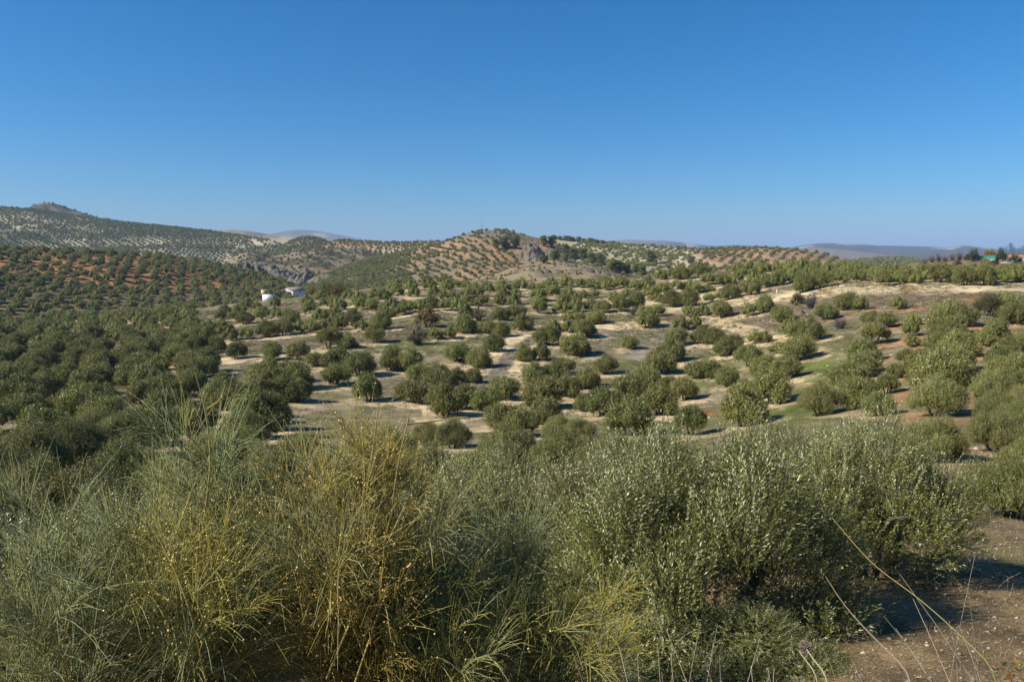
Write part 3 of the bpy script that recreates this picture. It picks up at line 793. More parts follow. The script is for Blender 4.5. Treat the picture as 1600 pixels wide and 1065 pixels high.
def bent(p0, p1, r0, r1, r_, S=6, wob=.06):
    t = np.linspace(0, 1, S)[:, None]
    P = np.array(p0) * (1 - t) + np.array(p1) * t
    w = np.cumsum(r_.normal(size=(S, 3)) * wob, 0); w -= w[0]
    P = P + w * t
    return P, r0 + (r1 - r0) * t[:, 0] ** .8

def olive_trunk(name, seed, W, H, stems=3, sides=7, limbs=0):
    r_ = np.random.default_rng(seed + 900)
    s = Soup()
    for k in range(stems):
        a = k * 2 * math.pi / stems + r_.uniform(-.4, .4)
        b = np.array([math.cos(a), math.sin(a), 0]) * W * .03
        t = np.array([math.cos(a) * W * .2, math.sin(a) * W * .2, H * .55])
        P, R = bent(b - np.array([0, 0, .35]), t, .13 * W / 4, .05 * W / 4, r_, 7, .04 * W / 4)
        tubes(s, P[None], R[None], [(1, 1, 1)], sides)
        for q in range(limbs):
            i = r_.integers(3, 7); a2 = a + r_.uniform(-1.2, 1.2)
            e = P[i] + np.array([math.cos(a2) * W * r_.uniform(.06, .17), math.sin(a2) * W * r_.uniform(.06, .17), H * r_.uniform(.05, .25)])
            P2, R2_ = bent(P[i], e, .035 * W / 4, .008, r_, 6, .04)
            tubes(s, P2[None], R2_[None], [(1, 1, 1)], 5)
    return s.mesh(name, [M_BARK], True)

MIDC = []
for k in range(14):
    W, H = 4.0, 3.0
    MIDC.append((olive_crown('olive_crown', 100 + k, W, H, 7 + (k * 5) % 7, 1900, 6, .42, .20, .046, core=.58, silver=.06, up=1.25, low=(.02, .16, .05, .24)[k % 4]),
                 olive_trunk('olive_trunk', 100 + k, W, H), W, H))
NEARC = []
for k in range(5):
    W, H = 4.3, 3.2
    NEARC.append((olive_crown('olive_crown', 200 + k, W, H, 10 + k, 6000, 8, .36, .10, .022, core=.5, silver=.1, up=1.1),
                  olive_trunk('olive_trunk', 200 + k, W, H), W, H))
def close_crown(seed, W, H, n, shoots, hollow=None):
    L, r_ = lobes_for(seed, W, H, 15, .02); s = Soup()
    def carve(P, O):
        if hollow is None: return P, O
        c_, a_ = hollow; k_ = np.linalg.norm((P - np.array(c_)) / np.array(a_), axis=1) > 1
        return P[k_], O[k_]
    P, O = carve(*spray_points(L, r_, n, .38))
    sprays(s, P, O, r_, 20, .50, .062, .0150, .75, jit=.42, silver=.10, tw=.0028)
    P, O = spray_points(L, r_, n // 3, .9)
    if hollow is not None:
        k_ = np.linalg.norm((P - np.array(hollow[0])) / (np.array(hollow[1]) * .8), axis=1) > 1; P, O = P[k_], O[k_]                      # deeper foliage
    sprays(s, P, O, r_, 10, .40, .07, .018, .5, jit=.8, silver=.05, tw=.003)
    P, O = spray_points(L, r_, shoots * 3, .05)
    top = np.argsort(-(P[:, 2] + .3 * r_.random(len(P))))[:shoots]  # long upright shoots over the top
    sprays(s, P[top] + np.array([0, 0, .10]), O[top], r_, 26, .62, .062, .014, 1.6, jit=.35, silver=.5, tw=.003)  # sunlit paleness of the crown top put into the shoots' leaf colour
    return s.mesh('olive_crown', [M_OLIVE_NEAR])
CLOSEC = []
for k, (W, H, n) in enumerate([(4.4, 3.2, 5600), (4.4, 3.2, 4000), (4.4, 3.2, 4000)]):
    CLOSEC.append((close_crown(305 + k, W, H, n, 330, ((.62, -1.6, 1.35), (1.0, 1.2, .6)) if k == 0 else None), olive_trunk('olive_trunk', 305 + k, W, H * .8, 4, 9, 4), W, H))

# ------------------------------------------------------------------ labels that single out a tree by the landmark nearest to it
MARKS = [('white gabled farmhouse', 455, 458), ('rust-brown bush on the slope', 665, 500), ('bend of the grey track', 815, 540), ('dark rocky mound', 1147, 513),
         ('bare grey shrub', 1312, 505), ('dead tree below the pale path', 1266, 476), ('two-rut tan track', 1262, 602), ('green grass beside the orchard', 1285, 575),
         ('arching yellow broom stem', 690, 655), ('white chimney house', 1091, 412), ('green-roofed greenhouse', 1545, 403),
         ('dark brown shrub on the bank', 1545, 488), ('grass strip among left trees', 168, 620), ('brown earth bank', 430, 540), ('pale wall in the valley', 225, 490),
         ('top of the pale track', 1100, 470), ('brown dry shrub', 748, 495), ('rust-coloured weeds', 1095, 642), ('pine row', 960, 424),
         ('red-soil lane', 1530, 600), ('lone tall broom tip', 325, 610), ('pale crest path', 1430, 449), ('long terracotta-roofed house', 1590, 405),
         ('fork of the grey track', 1030, 530), ('flowering broom top', 560, 680), ('left edge grove', 20, 640), ('pale clearing', 980, 500)]
ORD = ['nearest', 'second nearest', 'third nearest', 'fourth nearest', 'fifth nearest', 'sixth nearest', 'seventh nearest', 'eighth nearest', 'ninth nearest', 'tenth nearest',
       'eleventh nearest', 'twelfth nearest', 'thirteenth nearest', 'fourteenth nearest', 'fifteenth nearest', 'sixteenth nearest', 'seventeenth nearest', 'eighteenth nearest', 'nineteenth nearest', 'twentieth nearest'] + ['%s nearest' % w for w in ('21st', '22nd', '23rd', '24th', '25th', '26th', '27th', '28th', '29th', '30th', '31st', '32nd', '33rd', '34th', '35th', '36th', '37th', '38th', '39th', '40th')]
def assign_labels(P):
    bins = {}
    for i, p in enumerate(P):
        u, v = p[5], p[6] - p[4] * .4 * FPX / math.hypot(p[0], p[1])
        d = [math.hypot(u - mu, (v - mv) * 1.6) for _, mu, mv in MARKS]
        k = int(np.argmin(d)); du, dv = u - MARKS[k][1], (v - MARKS[k][2]) * 1.6
        sd = ('right' if du > 0 else 'left') if abs(du) > abs(dv) else ('near' if dv > 0 else 'far')
        bins.setdefault((k, sd), []).append((d[k], i))
    out = [None] * len(P)
    for (k, sd), lst in bins.items():
        lst.sort()
        for q, (_, i) in enumerate(lst):
            W = P[i][3]
            sz = 'small' if W < 3.1 else ('broad' if W > 4.9 else 'bushy')
            out[i] = '%s olive, %s to the %s, %s side' % (sz, ORD[min(q, 39)], MARKS[k][0], sd)
    return out

CLOSE_LABELS = ['large foreground olive with silvery sprays and a dark shaded hollow', 'bushy foreground olive at the edge of the bare ground on the right',
                'foreground olive crown directly right of the yellow broom', 'foreground olive crown left of the large silvery foreground olive',
                'olive crown rising between the two foreground olives on the right', 'shaded olive at the bottom left corner behind the thin broom',
                'olive crown behind the left broom shrub', 'olive crown cut by the left edge of the picture', 'olive crown hidden behind the tall yellow broom',
                'second olive behind the left broom, farther down the slope', 'olive top behind the foreground row, near the middle', 'olive top just beyond the large silvery foreground olive', 'low dark olive suckers at the bottom left of the large foreground olive', 'low olive suckers at the bottom right of the large foreground olive']
labels = assign_labels(PLANT)
ci = 0
for i, p in enumerate(PLANT):
    x, y, z, W, H, u, v, kind = p
    if kind.startswith('close'):
        var = CLOSEC[int(kind[5:])]; lab = CLOSE_LABELS[ci]; ci += 1; grp = 'olive trees close to the viewer'
    else:
        r = math.hypot(x, y)
        var = NEARC[i % 5] if r < 62 else MIDC[(i * 5 + i // 14) % 14]; lab = labels[i]; grp = 'olive trees planted on the slope'
    cr, tk, w0, h0 = var
    t = bpy.data.objects.new('olive_tree', None); COL.objects.link(t)
    t.empty_display_size = .3
    t.location = (x, y, z - .05); t.rotation_euler = (0, 0, random.uniform(0, 6.28) if not kind.startswith('close') else (0.15 - math.atan2(x, y) if ci == 1 else {0: 2.2, 1: 4.4, 2: 1.0}[int(kind[5:])] + ci))
    t.scale = (W / w0 * random.uniform(.94, 1.06), W / w0 * random.uniform(.94, 1.06), H / h0)
    tag(t, lab, 'olive tree', grp)
    link('crown', cr, t); link('trunk', tk, t)

# ------------------------------------------------------------------ far groves: one mass per hillside, scattered on the ground as instances
def grove_group(objs):
    ng = bpy.data.node_groups.new('grove', 'GeometryNodeTree')
    ng.interface.new_socket('Geometry', in_out='INPUT', socket_type='NodeSocketGeometry')
    ng.interface.new_socket('Geometry', in_out='OUTPUT', socket_type='NodeSocketGeometry')
    n = ng.nodes; l = ng.links
    gi = n.new('NodeGroupInput'); go = n.new('NodeGroupOutput')
    jn = n.new('GeometryNodeJoinGeometry')
    kindn = n.new('GeometryNodeInputNamedAttribute'); kindn.data_type = 'INT'; kindn.inputs['Name'].default_value = 'kindno'
    sc_ = n.new('GeometryNodeInputNamedAttribute'); sc_.data_type = 'FLOAT_VECTOR'; sc_.inputs['Name'].default_value = 'size'
    ro = n.new('GeometryNodeInputNamedAttribute'); ro.data_type = 'FLOAT'; ro.inputs['Name'].default_value = 'turn'
    cx = n.new('ShaderNodeCombineXYZ'); l.new(ro.outputs[0], cx.inputs[2])
    for k, o in enumerate(objs):
        oi = n.new('GeometryNodeObjectInfo'); oi.inputs['Object'].default_value = o; oi.inputs['As Instance'].default_value = True
        cmp_ = n.new('FunctionNodeCompare'); cmp_.data_type = 'INT'; cmp_.operation = 'EQUAL'
        l.new(kindn.outputs[0], cmp_.inputs[2]); cmp_.inputs[3].default_value = k
        ip = n.new('GeometryNodeInstanceOnPoints')
        l.new(gi.outputs[0], ip.inputs['Points']); l.new(cmp_.outputs[0], ip.inputs['Selection'])
        l.new(oi.outputs['Geometry'], ip.inputs['Instance'])
        e2r = n.new('FunctionNodeEulerToRotation'); l.new(cx.outputs[0], e2r.inputs[0]); l.new(e2r.outputs[0], ip.inputs['Rotation'])
        l.new(sc_.outputs[0], ip.inputs['Scale'])
        l.new(ip.outputs[0], jn.inputs[0])
    l.new(jn.outputs[0], go.inputs[0])
    return ng

def far_crown(seed, n, ll, lw, mat, core=.8, tint=None):
    L, r_ = lobes_for(seed, 4.0, 3.2, 5, .06)
    s = Soup()
    P, O = spray_points(L, r_, n, .3)
    sprays(s, P, O, r_, 3, .5, ll, lw, .9, tint=tint, silver=.04)
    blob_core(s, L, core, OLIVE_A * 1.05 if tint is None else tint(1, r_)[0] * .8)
    return s.mesh('olive_clump', [mat])

FARM = [bpy.data.objects.new('olive_clump', far_crown(500 + k, 420, .30, .085, M_OLIVE)) for k in range(4)]
FARF = [bpy.data.objects.new('olive_clump', far_crown(520 + k, 60, .7, .26, M_OLIVE, .85)) for k in range(3)]
NG_M = grove_group(FARM); NG_F = grove_group(FARF)

def grove(name, label, pts, ng, nk):
    pts = np.array(pts)
    me = bpy.data.meshes.new(name)
    me.vertices.add(len(pts)); me.vertices.foreach_set('co', pts[:, :3].astype(np.float32).ravel())
    r_ = np.random.default_rng(len(pts))
    a = me.attributes.new('kindno', 'INT', 'POINT'); a.data.foreach_set('value', r_.integers(0, nk, len(pts)).astype(np.int32))
    a = me.attributes.new('turn', 'FLOAT', 'POINT'); a.data.foreach_set('value', r_.uniform(0, 6.28, len(pts)).astype(np.float32))
    s = (pts[:, 3] / 4.0)[:, None] * np.stack([r_.uniform(.9, 1.15, len(pts)), r_.uniform(.9, 1.15, len(pts)), r_.uniform(.85, 1.15, len(pts))], 1)
    a = me.attributes.new('size', 'FLOAT_VECTOR', 'POINT'); a.data.foreach_set('vector', s.astype(np.float32).ravel())
    o = link(name, me)
    md_ = o.modifiers.new('grove', 'NODES'); md_.node_group = ng
    tag(o, label, 'olive grove', None, 'stuff')
    print(name, len(pts))
    return o

def rows_on(layer, spacing, ang, W, urange, rr, keep=None, jit=.12):
    """orchard rows in the hill's own grid"""
    k = HNAME.index(layer); r_ = np.random.default_rng(len(layer) * 7)
    a0 = pix(urange[0], 400)[0]; a1 = pix(urange[1], 400)[0]
    xs = [r * math.sin(a) for r in rr for a in (a0, a1)] ; ys = [r * math.cos(a) for r in rr for a in (a0, a1)]
    cx_, cy_ = (min(xs) + max(xs)) / 2, (min(ys) + max(ys)) / 2
    ext = math.hypot(max(xs) - min(xs), max(ys) - min(ys)) / 2 * 1.1
    m_ = int(ext / spacing)
    I, J = np.meshgrid(np.arange(-m_, m_ + 1), np.arange(-m_, m_ + 1)); I = I.ravel() * spacing; J = J.ravel() * spacing
    # rows bend a little with the ground
    x = cx_ + I * math.cos(ang) - J * math.sin(ang); y = cy_ + I * math.sin(ang) + J * math.cos(ang)
    x = x + 7 * np.sin(y / 120.0); y = y + 6 * np.sin(x / 140.0)
    x = x + r_.normal(size=len(x)) * spacing * jit; y = y + r_.normal(size=len(x)) * spacing * jit
    r = np.hypot(x, y)
    ok = (r > rr[0]) & (r < rr[1]) & (y > 50)
    x, y = x[ok], y[ok]
    ok = layer_at(x, y) == k; x, y = x[ok], y[ok]
    z = ground(x, y); u, v, _ = proj(x, y, z)
    ok = (u > urange[0]) & (u < urange[1]) & seen(x, y, z + 4)
    if keep is not None: ok &= keep(u, v, x, y, r_)
    x, y, z = x[ok], y[ok], z[ok]
    return np.stack([x, y, z - .1, np.full(len(x), W) * r_.uniform(.8, 1.2, len(x))], 1)

grove('valley_grove', 'dense grey-green olive grove filling the valley on the left', [(p[0], p[1], p[2] - .05, p[3]) for p in VALLEY_REST], NG_M, 4)
grove('slope_grove', 'smaller olive trees along the far rows of the slope', [(p[0], p[1], p[2] - .05, p[3]) for p in SLOPE_REST], NG_M, 4)
grove('crest_grove', 'dense band of olives along the crest at right', [(p[0], p[1], p[2] - .05, p[3]) for p in CREST], NG_M, 4)
grove('red_hill_grove', 'olive trees in rows on the red-soil hill at left', rows_on('red_hill', 6.9, .35, 4.8, (-60, 560), (335, 620),
      lambda u, v, x, y, r_: r_.random(len(u)) < np.where(v > 425, .98, .62 + .33 * (fbm(x / 40, y / 40, 4, 2) > .47)), .16), NG_M, 4)
LR = rows_on('left_ridge', 9.0, .95, 5.2, (-60, 540), (1050, 2050), lambda u, v, x, y, r_: r_.random(len(u)) < np.where(fbm(x / 150, y / 150, 6, 3) > .62, .5, .96), .1)
grove('ridge_grove', 'regular rows of tiny olive trees on the pale far left ridge', LR, NG_F, 3)
grove('peak_hill_grove', 'olive trees dotted over the central pointed hill', rows_on('peak_hill', 8.2, .4, 4.2, (640, 900), (500, 830),
      lambda u, v, x, y, r_: (r_.random(len(u)) < np.where(u < 640, 1.0, np.where(v < 378, .8, .78))) & ~((np.abs(u - 832) < 28) & (v < 408)), .12), NG_M, 4)
grove('dense_slope_grove', 'close-planted green olives on the left flank of the central hill', rows_on('peak_hill', 6.0, .5, 4.7, (440, 640), (500, 830), None, .12), NG_M, 4)
grove('row_ridge_grove', 'olive rows on the pale slope behind the pine line', rows_on('row_ridge', 9.2, 1.15, 4.3, (840, 1345), (480, 930),
      lambda u, v, x, y, r_: r_.random(len(u)) < np.where(u < 1060, .97, .82), .06), NG_M, 4)
grove('round_hill_grove', 'small dark olive trees on the rounded hill left of the peak', rows_on('round_hill', 8.5, .7, 5.0, (400, 600), (1000, 1400)), NG_F, 3)
grove('back_rows_grove', 'olive rows on the reddish skyline slope left of the peak', rows_on('back_rows', 9.5, .6, 4.6, (480, 760), (900, 1200)), NG_F, 3)
grove('gorge_scrub', 'dark scrub bushes on the brown gorge slope', rows_on('gorge_hill', 9, .2, 3.4, (340, 700), (640, 1000),
      lambda u, v, x, y, r_: r_.random(len(u)) < np.where(u > 540, .95, .7), .4), NG_F, 3)['category'] = 'scrub'
grove('knoll_scrub', 'low dry scrub on the bare knoll below the pines', rows_on('pine_knoll', 5.0, .3, 1.5, (660, 1060), (345, 490), lambda u, v, x, y, r_: r_.random(len(u)) < .62 * (fbm(x / 22, y / 22, 15, 3) > .42), .5), NG_F, 3)['category'] = 'scrub'
grove('peak_scrub', 'low scrub between the olives of the central hill', rows_on('peak_hill', 6.5, .9, 1.7, (560, 940), (540, 820), lambda u, v, x, y, r_: r_.random(len(u)) < np.where((u > 740) & (v < 385), .8, .3), .5), NG_F, 3)['category'] = 'scrub'
grove('rocky_top_scrub', 'dark scrub on the rocky summit at far left', rows_on('rocky_top', 16, .3, 5.0, (0, 200), (1900, 2250), lambda u, v, x, y, r_: r_.random(len(u)) < .45, .5), NG_F, 3)['category'] = 'scrub'
grove('wooded_hill_grove', 'dark green wood on the low hill before the far mountains at right', rows_on('wooded_hill', 9, .3, 7.0, (1240, 1600), (1100, 1700), None, .3), NG_F, 3)['category'] = 'wood'

# ------------------------------------------------------------------ weeds and clods between the trees
def tuft(seed, a, b, up):
    r_ = np.random.default_rng(seed); s = Soup(); k = 26
    p = r_.normal(size=(k, 3)) * np.array([.22, .22, 0]); d = rand_dir(k, r_); d[:, 2] = np.abs(d[:, 2]) * up + .1
    leaves(s, p, d, rand_dir(k, r_), r_.uniform(.12, .3, k), r_.uniform(.03, .07, k), tint_of_(a, b)(k, r_)); return bpy.data.objects.new('weed_tuft', s.mesh('weed_tuft', [M_SHRUBW]))
def tint_of_(a, b):
    a = np.array(a); b = np.array(b)
    return lambda k, r_: a + (b - a) * r_.random((k, 1))
M_SHRUBW = foliage_mat('weeds', trans=.1, rough=.8, spec=.1, vary=.3)
TUFTS = [tuft(1, (.16, .13, .07), (.30, .24, .13), .8), tuft(2, (.10, .12, .03), (.19, .20, .06), .8), tuft(3, (.10, .075, .05), (.18, .14, .09), .5), tuft(4, (.30, .25, .17), (.46, .38, .26), .3)]
NG_W = grove_group(TUFTS)
r_ = np.random.default_rng(71); nw = 60000
ra = np.sqrt(r_.uniform(26 ** 2, 270 ** 2, nw)); az_ = r_.uniform(-math.radians(34.5), math.radians(34.5), nw)
x_ = ra * np.sin(az_); y_ = ra * np.cos(az_); z_ = ground(x_, y_)
ok = (fbm(x_ / 6, y_ / 6, 81, 3) > .43) & (layer_at(x_, y_) == 0)
wp = np.stack([x_[ok], y_[ok], z_[ok] - .01, 4.0 * r_.uniform(.45, 1.2, ok.sum()) * np.clip(ra[ok] / 110, .6, 1.4)], 1)
o = grove('weeds', 'dry weeds and tufts scattered between the olive trees', wp, NG_W, 4); o['category'] = 'weeds'

def pebble(seed):
    r_ = np.random.default_rng(seed); v = ICO1[0] * np.array([1, .8, .55]) * (1 + .18 * r_.normal(size=(len(ICO1[0]), 1)))
    s = Soup(); s.add(v * .12, tris=ICO1[1], col=(.50, .45, .36)); return bpy.data.objects.new('field_stone', s.mesh('field_stone', [M_SHRUBW]))
NG_S = grove_group([pebble(k) for k in range(3)])
r_ = np.random.default_rng(72); nw = 9000
ra = np.sqrt(r_.uniform(30 ** 2, 240 ** 2, nw)); az_ = r_.uniform(-math.radians(34.5), math.radians(34.5), nw)
x_ = ra * np.sin(az_); y_ = ra * np.cos(az_); z_ = ground(x_, y_)
ok = (fbm(x_ / 9, y_ / 9, 83, 3) > .5) & (layer_at(x_, y_) == 0)
wp = np.stack([x_[ok], y_[ok], z_[ok], 4.0 * r_.uniform(.3, 1.0, ok.sum()) ** 2 * 1.6], 1)
o = grove('field_stones', 'pale stones strewn over the orchard slope', wp, NG_S, 3); o['category'] = 'stones'
# ------------------------------------------------------------------ pines
PINE_A = np.array([.055, .066, .016]); PINE_B = np.array([.19, .19, .04])
def pine_tint(k, r_):
    t = r_.random((k, 1)); return PINE_A * (1 - t) + PINE_B * t
def pine_parts(seed):
    r_ = np.random.default_rng(seed)
    L = []
    for i in range(7):
        a = i * 2.4; d = r_.uniform(.2, 1.15) * (1 if i else 0)
        R = r_.uniform(.95, 1.4); L.append((d * math.cos(a), d * math.sin(a), (1.4 + .55 * i) * r_.uniform(.85, 1.1), R, R * r_.uniform(.85, 1.1)))
    L = np.array(L); s = Soup()
    P, O = spray_points(L, r_, 900, .35, .5)
    sprays(s, P, O, r_, 4, .5, .34, .07, .6, tint=pine_tint)
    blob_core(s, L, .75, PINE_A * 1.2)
    t = Soup(); P_, R_ = bent((0, 0, -.4), (r_.normal() * .2, r_.normal() * .2, 4.2), .17, .05, r_, 7, .06); tubes(t, P_[None], R_[None], [(1, 1, 1)], 7)
    return s.mesh('pine_crown', [M_PINE]), t.mesh('pine_trunk', [M_BARK], True)
PINES = [pine_parts(700 + k) for k in range(4)]
pine_rows = {
    'skyline row right of the peak': [(848, 373, 13), (858, 373, 11), (866, 374, 13), (875, 375, 11), (884, 376, 13), (894, 377, 14), (904, 378, 13), (913, 379, 12), (922, 379, 13), (932, 380, 12), (942, 381, 11)],
    'row down the knoll': [(851, 412, 13), (866, 407, 17), (884, 409, 12), (897, 406, 17), (912, 408, 19), (926, 414, 18), (938, 417, 19), (957, 424, 18), (969, 427, 17), (980, 429, 17), (993, 428, 16), (1004, 431, 15)],
    'clump around the grey crag': [(775, 390, 15), (787, 387, 18), (806, 388, 19), (850, 385, 14), (861, 386, 15), (884, 396, 15)],
}
NTH = ['leftmost', 'second', 'third', 'fourth', 'fifth', 'sixth', 'seventh', 'eighth', 'ninth', 'tenth', 'eleventh', 'twelfth', 'thirteenth']
def plant_tree(name, cat, label, group, parts, x, y, z, sx, sz, turn=None):
    t = bpy.data.objects.new(name, None); COL.objects.link(t); t.empty_display_size = .3
    t.location = (x, y, z - .05); t.rotation_euler = (0, 0, random.uniform(0, 6.28) if turn is None else turn); t.scale = (sx, sx, sz)
    tag(t, label, cat, group)
    link('crown', parts[0], t); link('trunk', parts[1], t)
    return t
for row, lst in pine_rows.items():
    for k, (u, v, w) in enumerate(sorted(lst)):
        x, y, z, r = hit(u, v, 330)
        s = w * r / FPX / (4.9 if 'skyline' in row else 3.9)
        plant_tree('pine_tree', 'pine tree', 'dark round pine, %s from the left in the %s' % (NTH[k] if k else 'first', row), 'pines on the hills', PINES[k % 4], x, y, z - (1.3 * s if 'skyline' in row else 0), s * (1.25 if 'skyline' in row else 1), s * random.uniform(.66, .82))
x, y, z, r = hit(1017, 412, 330)
plant_tree('evergreen_tree', 'tree', 'large dark round tree alone at the foot of the rows', None, PINES[1], x, y, z, 17 * r / FPX / 4, 20 * r / FPX / 5.4)

# ------------------------------------------------------------------ brown shrubs, bare trees, farm trees
def tint_of(a, b):
    a = np.array(a); b = np.array(b)
    return lambda k, r_: a + (b - a) * r_.random((k, 1))
def shrub_parts(seed, a, b, n=1100, per=4, ll=.2, lw=.05, core=.5, twigs=0, W=4.0, H=3.2, twcol=(.13, .10, .08)):
    L, r_ = lobes_for(seed, W, H, 6, .06); s = Soup()
    if n:
        P, O = spray_points(L, r_, n, .45); sprays(s, P, O, r_, per, .4, ll, lw, .7, tint=tint_of(a, b))
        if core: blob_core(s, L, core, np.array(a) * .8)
    if twigs:
        e = spray_points(L, r_, twigs, .6)[0]; b0 = np.array([0, 0, .1]) + r_.normal(size=(twigs, 3)) * np.array([.25, .25, .05])
        m_ = b0 * .5 + e * .5 + r_.normal(size=(twigs, 3)) * .22 + np.array([0, 0, .15])
        m2 = m_ * .4 + e * .6 + r_.normal(size=(twigs, 3)) * .12
        tubes(s, np.stack([b0, m_, m2, e], 1), np.tile([.03, .02, .012, .005], (twigs, 1)), np.tile(twcol, (twigs, 1)), 3)
    return s.mesh('shrub_crown', [M_SHRUB]), olive_trunk('shrub_trunk', seed, W, H)
SH_RUST = shrub_parts(801, (.13, .095, .035), (.23, .155, .05))
SH_BROWN = shrub_parts(802, (.085, .065, .045), (.17, .125, .08), 700, 3, .16, .035, .35, 120)
SH_DARK = shrub_parts(803, (.05, .05, .022), (.13, .10, .04), 1000)
SH_YELL = shrub_parts(804, (.20, .15, .02), (.36, .25, .04), 900)
SH_BARE = shrub_parts(805, (.1, .1, .1), (.1, .1, .1), 0, twigs=260, twcol=(.16, .13, .12))
SH_GREEN = shrub_parts(806, (.028, .045, .02), (.07, .095, .04), 1100)
SH_OCHRE = shrub_parts(807, (.14, .13, .035), (.22, .19, .06), 1000)
SH_REDBARE = shrub_parts(808, (.13, .075, .045), (.2, .12, .075), 420, 3, .16, .04, 0, 140, twcol=(.14, .10, .085))
for (nm, cat, lab, parts, u, v, w, hh, rmin) in [
    ('brown_shrub', 'shrub', 'wide rust-brown bush among the olives left of the grey track', SH_RUST, 668, 511, 46, 38, 60),
    ('brown_shrub', 'shrub', 'grey-brown leafless bush just below the rust-brown bush', SH_BROWN, 652, 538, 42, 36, 60),
    ('brown_shrub', 'shrub', 'brown dry shrub beside a dark olive on the middle slope', SH_BROWN, 748, 501, 32, 28, 60),
    ('brown_shrub', 'shrub', 'dark brown shrub on the bank near the right edge', SH_DARK, 1545, 494, 46, 36, 60),
    ('green_shrub', 'shrub', 'rounded olive-brown shrub beside the dead tree', SH_DARK, 1246, 476, 26, 20, 60),
    ('dead_tree', 'dead tree', 'leafless dead tree standing below the pale path', SH_BARE, 1266, 482, 26, 34, 60),
    ('bare_shrub', 'shrub', 'bare grey shrub on open ground between two orchards', SH_BARE, 1312, 514, 28, 26, 60),
    ('brown_shrub', 'shrub', 'low brown weeds clump under the olives near the pale path', SH_BROWN, 989, 492, 16, 16, 60),
    ('ochre_bush', 'bush', 'ochre-green bush right of the white farmhouse', SH_OCHRE, 513, 465, 34, 26, 100),
    ('ochre_bush', 'bush', 'rust-ochre bush farther right of the white farmhouse', SH_RUST, 530, 464, 40, 24, 100),
    ('ochre_bush', 'bush', 'small ochre bush touching the farmhouse roof end', SH_OCHRE, 488, 463, 18, 16, 100),
    ('bare_tree', 'tree', 'dark bare tree on the crest left of the chimney house', SH_REDBARE, 1046, 423, 12, 16, 200),
    ('rusty_tree', 'tree', 'rust-coloured tree next to the white chimney house', SH_RUST, 1080, 414, 13, 14, 240),
    ('grey_tree', 'tree', 'grey leafless tree above the rust-coloured tree', SH_BARE, 1078, 411, 18, 20, 300),
    ('yellow_tree', 'tree', 'yellow autumn tree behind the green greenhouse', SH_YELL, 1547, 404, 18, 16, 270),
    ('yellow_bush', 'bush', 'yellow bush in front of the greenhouse', SH_YELL, 1539, 413, 13, 11, 245),
    ('dark_bush', 'bush', 'dark bush below the greenhouse', SH_DARK, 1552, 415, 16, 9, 245),
    ('dark_tree', 'tree', 'broad dark tree left of the greenhouse', SH_GREEN, 1520, 409, 20, 19, 255),
    ('dark_tree', 'tree', 'pointed dark tree between greenhouse and long house', SH_GREEN, 1564, 408, 13, 20, 250),
    ('dark_tree', 'tree', 'tall dark tree above the terracotta roof', SH_GREEN, 1578, 402, 16, 20, 300),
    ('ochre_tree', 'tree', 'ochre tree behind the terracotta roof at the edge', SH_OCHRE, 1597, 402, 22, 17, 300),
    ('dark_bush', 'bush', 'dark bush in front of the long white house', SH_GREEN, 1586, 411, 20, 13, 245),
    ('dark_bush', 'bush', 'dark bush in front of the brown tree row', SH_GREEN, 1496, 414, 13, 8, 245),
    ('bare_tree', 'tree', 'thin bare tree rising behind the greenhouse', SH_BARE, 1562, 402, 12, 19, 300),
]:
    x, y, z, r = hit(u, v, rmin)
    plant_tree(nm, cat, lab, None, parts, x, y, z, w * r / FPX / 4.0, hh * r / FPX / 3.2)
for k, (u, v) in enumerate([(1444, 413), (1456, 410), (1466, 409), (1477, 409), (1488, 407), (1499, 406), (1509, 406)]):
    x, y, z, r = hit(u, v, 250)
    plant_tree('brown_tree', 'tree', 'small brown leafless tree, %s from the left in the row before the farm' % (NTH[k] if k else 'first'), 'brown trees before the farm',
               SH_REDBARE, x, y, z, 13 * r / FPX / 4, (10 + k % 3 * 2) * r / FPX / 3.2)

# ------------------------------------------------------------------ rock outcrops
def rock_mesh(seed, N=56):
    """a weathered outcrop: ridged, stepped relief on a round footprint, skirts sunk into the soil"""
    g_ = np.linspace(-1, 1, N); X, Y = np.meshgrid(g_, g_)
    rr_ = np.hypot(X, Y) + .28 * (fbm(X * 2.2 + seed, Y * 2.2, seed, 3) - .5)
    a = seed * 1.7; T = X * math.cos(a) + Y * math.sin(a)
    rid = 1 - np.abs(fbm(X * 3 + 9, Y * 3 + seed, seed + 3, 4) - .5) * 4
    rid2 = 1 - np.abs(fbm(X * 8 + T * 6, Y * 8, seed + 7, 4) - .5) * 3.4
    h = smooth(1.0, .15, rr_) * (.42 + .38 * np.clip(rid, 0, 1)) + smooth(1.0, .6, rr_) * .22 * np.clip(rid2, 0, 1)
    st = h * 9 + .8 * fbm(X * 5, Y * 5, seed + 9, 3)
    h = h * .65 + .35 * (np.floor(st) + smooth(.55, 1.0, st - np.floor(st))) / 9
    h = h + .05 * (fbm(X * 18, Y * 18, seed + 11, 2) - .5) * smooth(1.0, .8, rr_)
    h = np.where(rr_ > .98, -.35, h - .08)
    X = X + .05 * (fbm(X * 9, Y * 9, seed + 13, 2) - .5); Y = Y + .05 * (fbm(X * 9, Y * 9 + 4, seed + 14, 2) - .5)
    ii = np.arange(N * N).reshape(N, N)
    q = np.stack([ii[:-1, :-1], ii[:-1, 1:], ii[1:, 1:], ii[1:, :-1]], -1).reshape(-1, 4)
    v = np.stack([X, Y, h], -1).reshape(-1, 3)
    q = q[np.any(v[q][:, :, 2] > -.3, axis=1)]
    return mesh_np('rock', v, q, False, None, [M_STONE])
ROCKS = [rock_mesh(900 + k) for k in range(6)]
